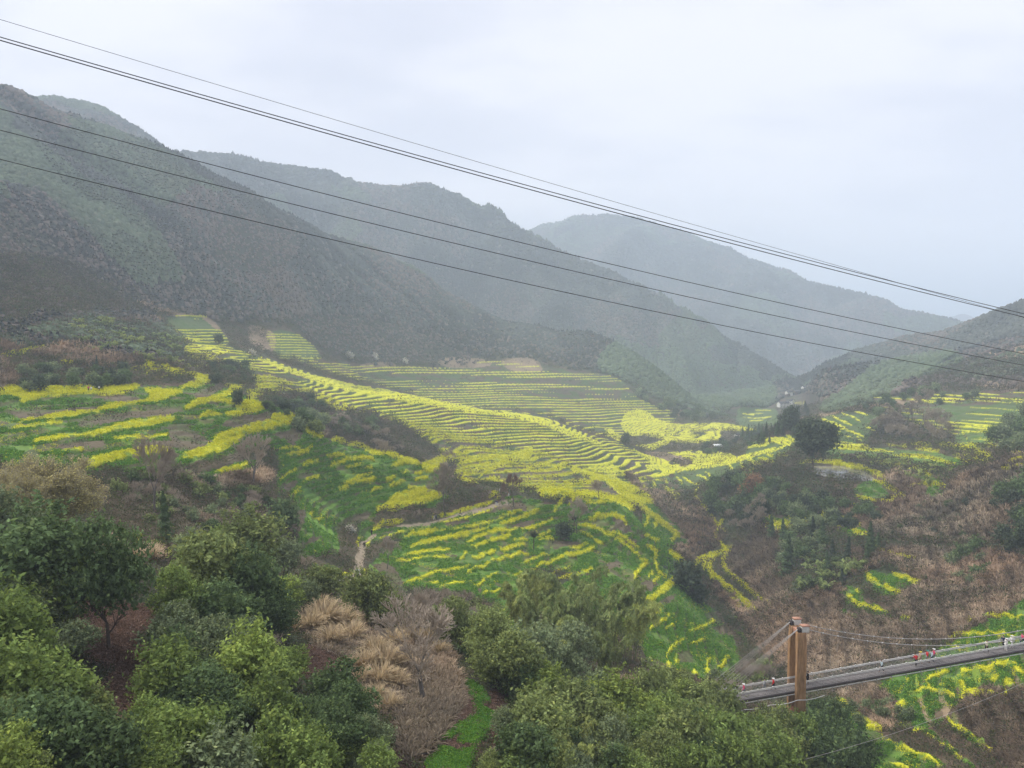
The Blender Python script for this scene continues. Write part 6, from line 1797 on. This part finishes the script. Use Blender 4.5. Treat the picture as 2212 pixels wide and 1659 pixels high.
    skin_mesh('jacket', [(0, 0, .92), (0, 0, 1.12), ch, (0, .03+ln*1.2, 1.43), sL, eL, tuple(np.array(eL)*.15+np.array(hL)*.85), sR, eR, tuple(np.array(eR)*.15+np.array(hR)*.85)],
              [(0, 1), (1, 2), (2, 3), (2, 4), (4, 5), (5, 6), (2, 7), (7, 8), (8, 9)], [(.19, .145), (.165, .13), (.19, .135), .085, .082, .06, .046, .082, .06, .046], m_t, o, 1)
    if skirt:
        skin_mesh('skirt', [(0, 0, .98), (0, 0, .75), (0, 0, .45)], [(0, 1), (1, 2)], [(.17, .14), (.21, .18), (.27, .24)], m_l, o, 1)
    else:
        skin_mesh('trousers', [(0, 0, .96), hipL, kL, (aL[0], aL[1], aL[2]+.02), hipR, kR, (aR[0], aR[1], aR[2]+.02)], [(0, 1), (1, 2), (2, 3), (0, 4), (4, 5), (5, 6)], [(.165, .13), .112, .082, .062, .112, .082, .062], m_l, o, 1)
    for a_, t_ in ((aL, tL), (aR, tR)):
        skin_mesh('shoe', [(a_[0], a_[1]-.05, a_[2]-.04), (t_[0], t_[1], t_[2])], [(0, 1)], [(.05, .045), (.042, .035)], PM['black'] if legs != 'white' else PM['white'], o, 1)
    hm = M_HAIR if not hat else PM[hat]
    skin_mesh('hat' if hat else 'hair', [(0, hy-.02, 1.62), (0, hy-.015, 1.70), (0, hy-.01, 1.75)], [(0, 1), (1, 2)], [(.092, .10), (.095, .105), (.05, .06)], hm, o, 1)
    if hat:
        th = np.linspace(0, 2*math.pi, 17)[:-1]; Vb = np.array([(math.cos(a)*.2, hy+math.sin(a)*.2, 1.68-.02*math.cos(2*a)) for a in th]+[(math.cos(a)*.08, hy+math.sin(a)*.08, 1.71) for a in th])
        Fb = np.array([(i, (i+1) % 16, 16+(i+1) % 16, 16+i) for i in range(16)]); link('hat_brim', mesh_np('hat_brim', Vb, Fb, None, [hm]), o)
    # eyes and mouth
    V1, F1 = jn([box(hx+.03, hy+.083, 1.625, .022, .01, .012), box(hx-.03, hy+.083, 1.625, .022, .01, .012)]); link('eyes', mesh_np('eyes', V1, F1, None, [M_HAIR]), o)
    V1, F1 = box(hx, hy+.084, 1.555, .04, .01, .008); link('mouth', mesh_np('mouth', V1, F1, None, [PM['red']]), o)
    return o
def on_bridge(px, y, rz, *a, **k_):
    best = min(np.arange(-6, 60, .05), key=lambda s_: abs(project(*BP(s_, y, .9))[0]-px))
    e = BP(1, 0, 0)-BP(0, 0, 0); base = math.atan2(e[1], e[0])
    return person(BP(best, y, .03), base+rz, *a, **k_)
PI = math.pi
G1 = 'people on the footbridge'
on_bridge(1652, .45, PI/2, 'grey', 'grey', 'person in pale grey walking on the footbridge left of the pillars', group=G1)
on_bridge(1671, .2, PI/2, 'red', 'black', 'person with a white cap and red jacket walking left of the bridge pillars', hat='white', group=G1)
on_bridge(1607, .1, PI/2, 'pink', 'grey', 'person in pink at the left end of the footbridge half hidden by bushes', hat='white', group=G1)
on_bridge(1745, .3, -PI/2, 'black', 'black', 'person dressed in black beside the right side of the orange pillar', pose='stand', group=G1)
on_bridge(1905, -.1, PI/2, 'lightblue', 'black', 'person in a pale blue jacket striding alone in the middle of the bridge', group=G1)
on_bridge(1979, -.2, 0, 'red', 'black', 'person in a red top and black trousers leaning at the near railing', pose='lean', group=G1)
on_bridge(1987, .3, -PI/2, 'beige', 'beige', 'person in a dusky pink coat with a yellow hat beside the one in red', hat='yellow', group=G1)
on_bridge(2003, .3, -PI/2, 'red', 'grey', 'person in a red jacket with a teal cap in the middle bridge group', hat='teal', group=G1)
on_bridge(2013, .0, PI/2, 'lightblue', 'jeans', 'person in pale blue and jeans walking in the group of four', group=G1)
on_bridge(2018, .4, PI/2, 'pink', 'grey', 'person with a white hat and bright pink jacket in the middle group', hat='white', group=G1)
on_bridge(2131, .2, -PI/2, 'cream', 'black', 'person in a cream top and black trousers walking alone near the right group', group=G1)
on_bridge(2168, .55, 0, 'navy', 'black', 'person in navy behind the one all in white, raising a camera', pose='photo', group=G1)
on_bridge(2173, -.2, -PI/2, 'white', 'white', 'person all in white with a white hat on the right part of the bridge', hat='white', pose='stand', group=G1)
on_bridge(2186, .2, PI/2, 'white', 'white', 'person in white holding a dark bag, right of the one all in white', hat='white', ph=1, group=G1)
on_bridge(2209, .4, PI/2, 'pink', 'jeans', 'person in pink at the right edge of the view on the footbridge', group=G1)
def on_ground(px, py, rz, *a, **k_):
    x, y, z, r = hit(px, py); return person((x, y, z+.02), rz, *a, **k_)
G2 = 'walkers on the field path'
on_ground(787, 1185, 0., 'black', 'black', 'lone person in black walking up the straight part of the dirt path', pose='walk', group=G2)
on_ground(772, 1245, PI, 'lightblue', 'black', 'person in pale blue and black walking down the lower dirt path', group=G2)
on_ground(778, 1243, PI, 'cream', 'white', 'person in cream beside the one in pale blue on the lower path', group=G2, ph=1)
on_ground(775, 1247, PI, 'white', 'grey', 'small child between the two people on the lower path', scale=.62, group=G2)
on_ground(803, 1158, .6, 'black', 'black', 'person in black at the left edge of the path bend', pose='stand', group=G2)
on_ground(938, 1124, -1.2, 'white', 'white', 'person in white walking on the upper path beside one in navy', group=G2)
on_ground(942, 1124, -1.2, 'blue', 'navy', 'person in navy walking on the upper path beside one in white', group=G2)
on_ground(994, 1110, -1.2, 'black', 'black', 'dark clad person bending among flowers above the path', pose='lean', scale=.8, group=G2)
on_ground(1071, 1092, -1.2, 'navy', 'white', 'person in navy and white on the far end of the path', group=G2)
on_ground(1074, 1093, -1.2, 'blue', 'white', 'person in blue and white next to the navy one far along the path', group=G2)
on_ground(1079, 1066, -1.2, 'white', 'white', 'person all in white above the far end of the path', pose='stand', group=G2)
on_ground(1096, 1072, -1.2, 'beige', 'beige', 'person in brown by the bare tree at the path end', pose='stand', group=G2)
on_ground(1099, 1075, -1.2, 'white', 'white', 'person in white by the bare tree at the path end', pose='stand', group=G2)
G3 = 'visitors among the flowers on the left terraces'
on_ground(64, 846, 0, 'red', 'black', 'person in orange-red among the flowers at the far left', pose='stand', group=G3)
on_ground(191, 846, 0, 'pink', 'black', 'person in red behind the long left flower terrace', pose='stand', hat='black', group=G3)
on_ground(197, 847, 0, 'white', 'grey', 'person in white behind the long left flower terrace', pose='stand', group=G3)
on_ground(214, 846, 0, 'white', 'black', 'person in white alone at the back of the long left flower terrace', pose='photo', group=G3)
on_ground(534, 866, 0, 'black', 'black', 'dark person on the promontory right of the small dark tree', pose='photo', group=G3)
on_ground(539, 866, 0, 'black', 'black', 'second dark person on the promontory, nearer its tip', pose='stand', group=G3)
G4 = 'walkers on the small road over the saddle'
on_ground(705, 897, 0, 'white', 'white', 'person in white walking on the small grey road', group=G4)
on_ground(735, 891, 0, 'black', 'black', 'person in black on the small road beside the red one', group=G4)
on_ground(740, 891, 0, 'red', 'grey', 'person in red on the small grey road', group=G4)

# ---------------------------------------------------------------- labels: tell look-alikes apart by their order from the left
def tell_apart():
    by = {}
    for o in SC.objects:
        if o.parent is None and 'category' in o and 'label' in o: by.setdefault(o['label'], []).append(o)
    names = {2: ['left one of two', 'right one of two'], 3: ['leftmost of three', 'middle one of three', 'rightmost of three']}
    ords = ['first', 'second', 'third', 'fourth', 'fifth', 'sixth', 'seventh', 'eighth', 'ninth', 'tenth', 'eleventh', 'twelfth', 'thirteenth', 'fourteenth', 'fifteenth', 'sixteenth', 'seventeenth', 'eighteenth', 'nineteenth', 'twentieth']
    for lb, os_ in by.items():
        n = len(os_)
        if n < 2 or n > 20: continue
        os_.sort(key=lambda o: float(project(*o.location)[0]))
        for k_, o in enumerate(os_):
            t_ = names[n][k_] if n in names else ords[k_]+' from the left'
            if len(lb.split())+len(t_.split()) > 16: t_ = (('left', 'right') if n == 2 else ('leftmost', 'middle', 'rightmost'))[k_]+' one' if n in names else ords[k_]+' from left'
            if len(lb.split())+len(t_.split()) <= 16: o['label'] = lb+', '+t_
tell_apart()
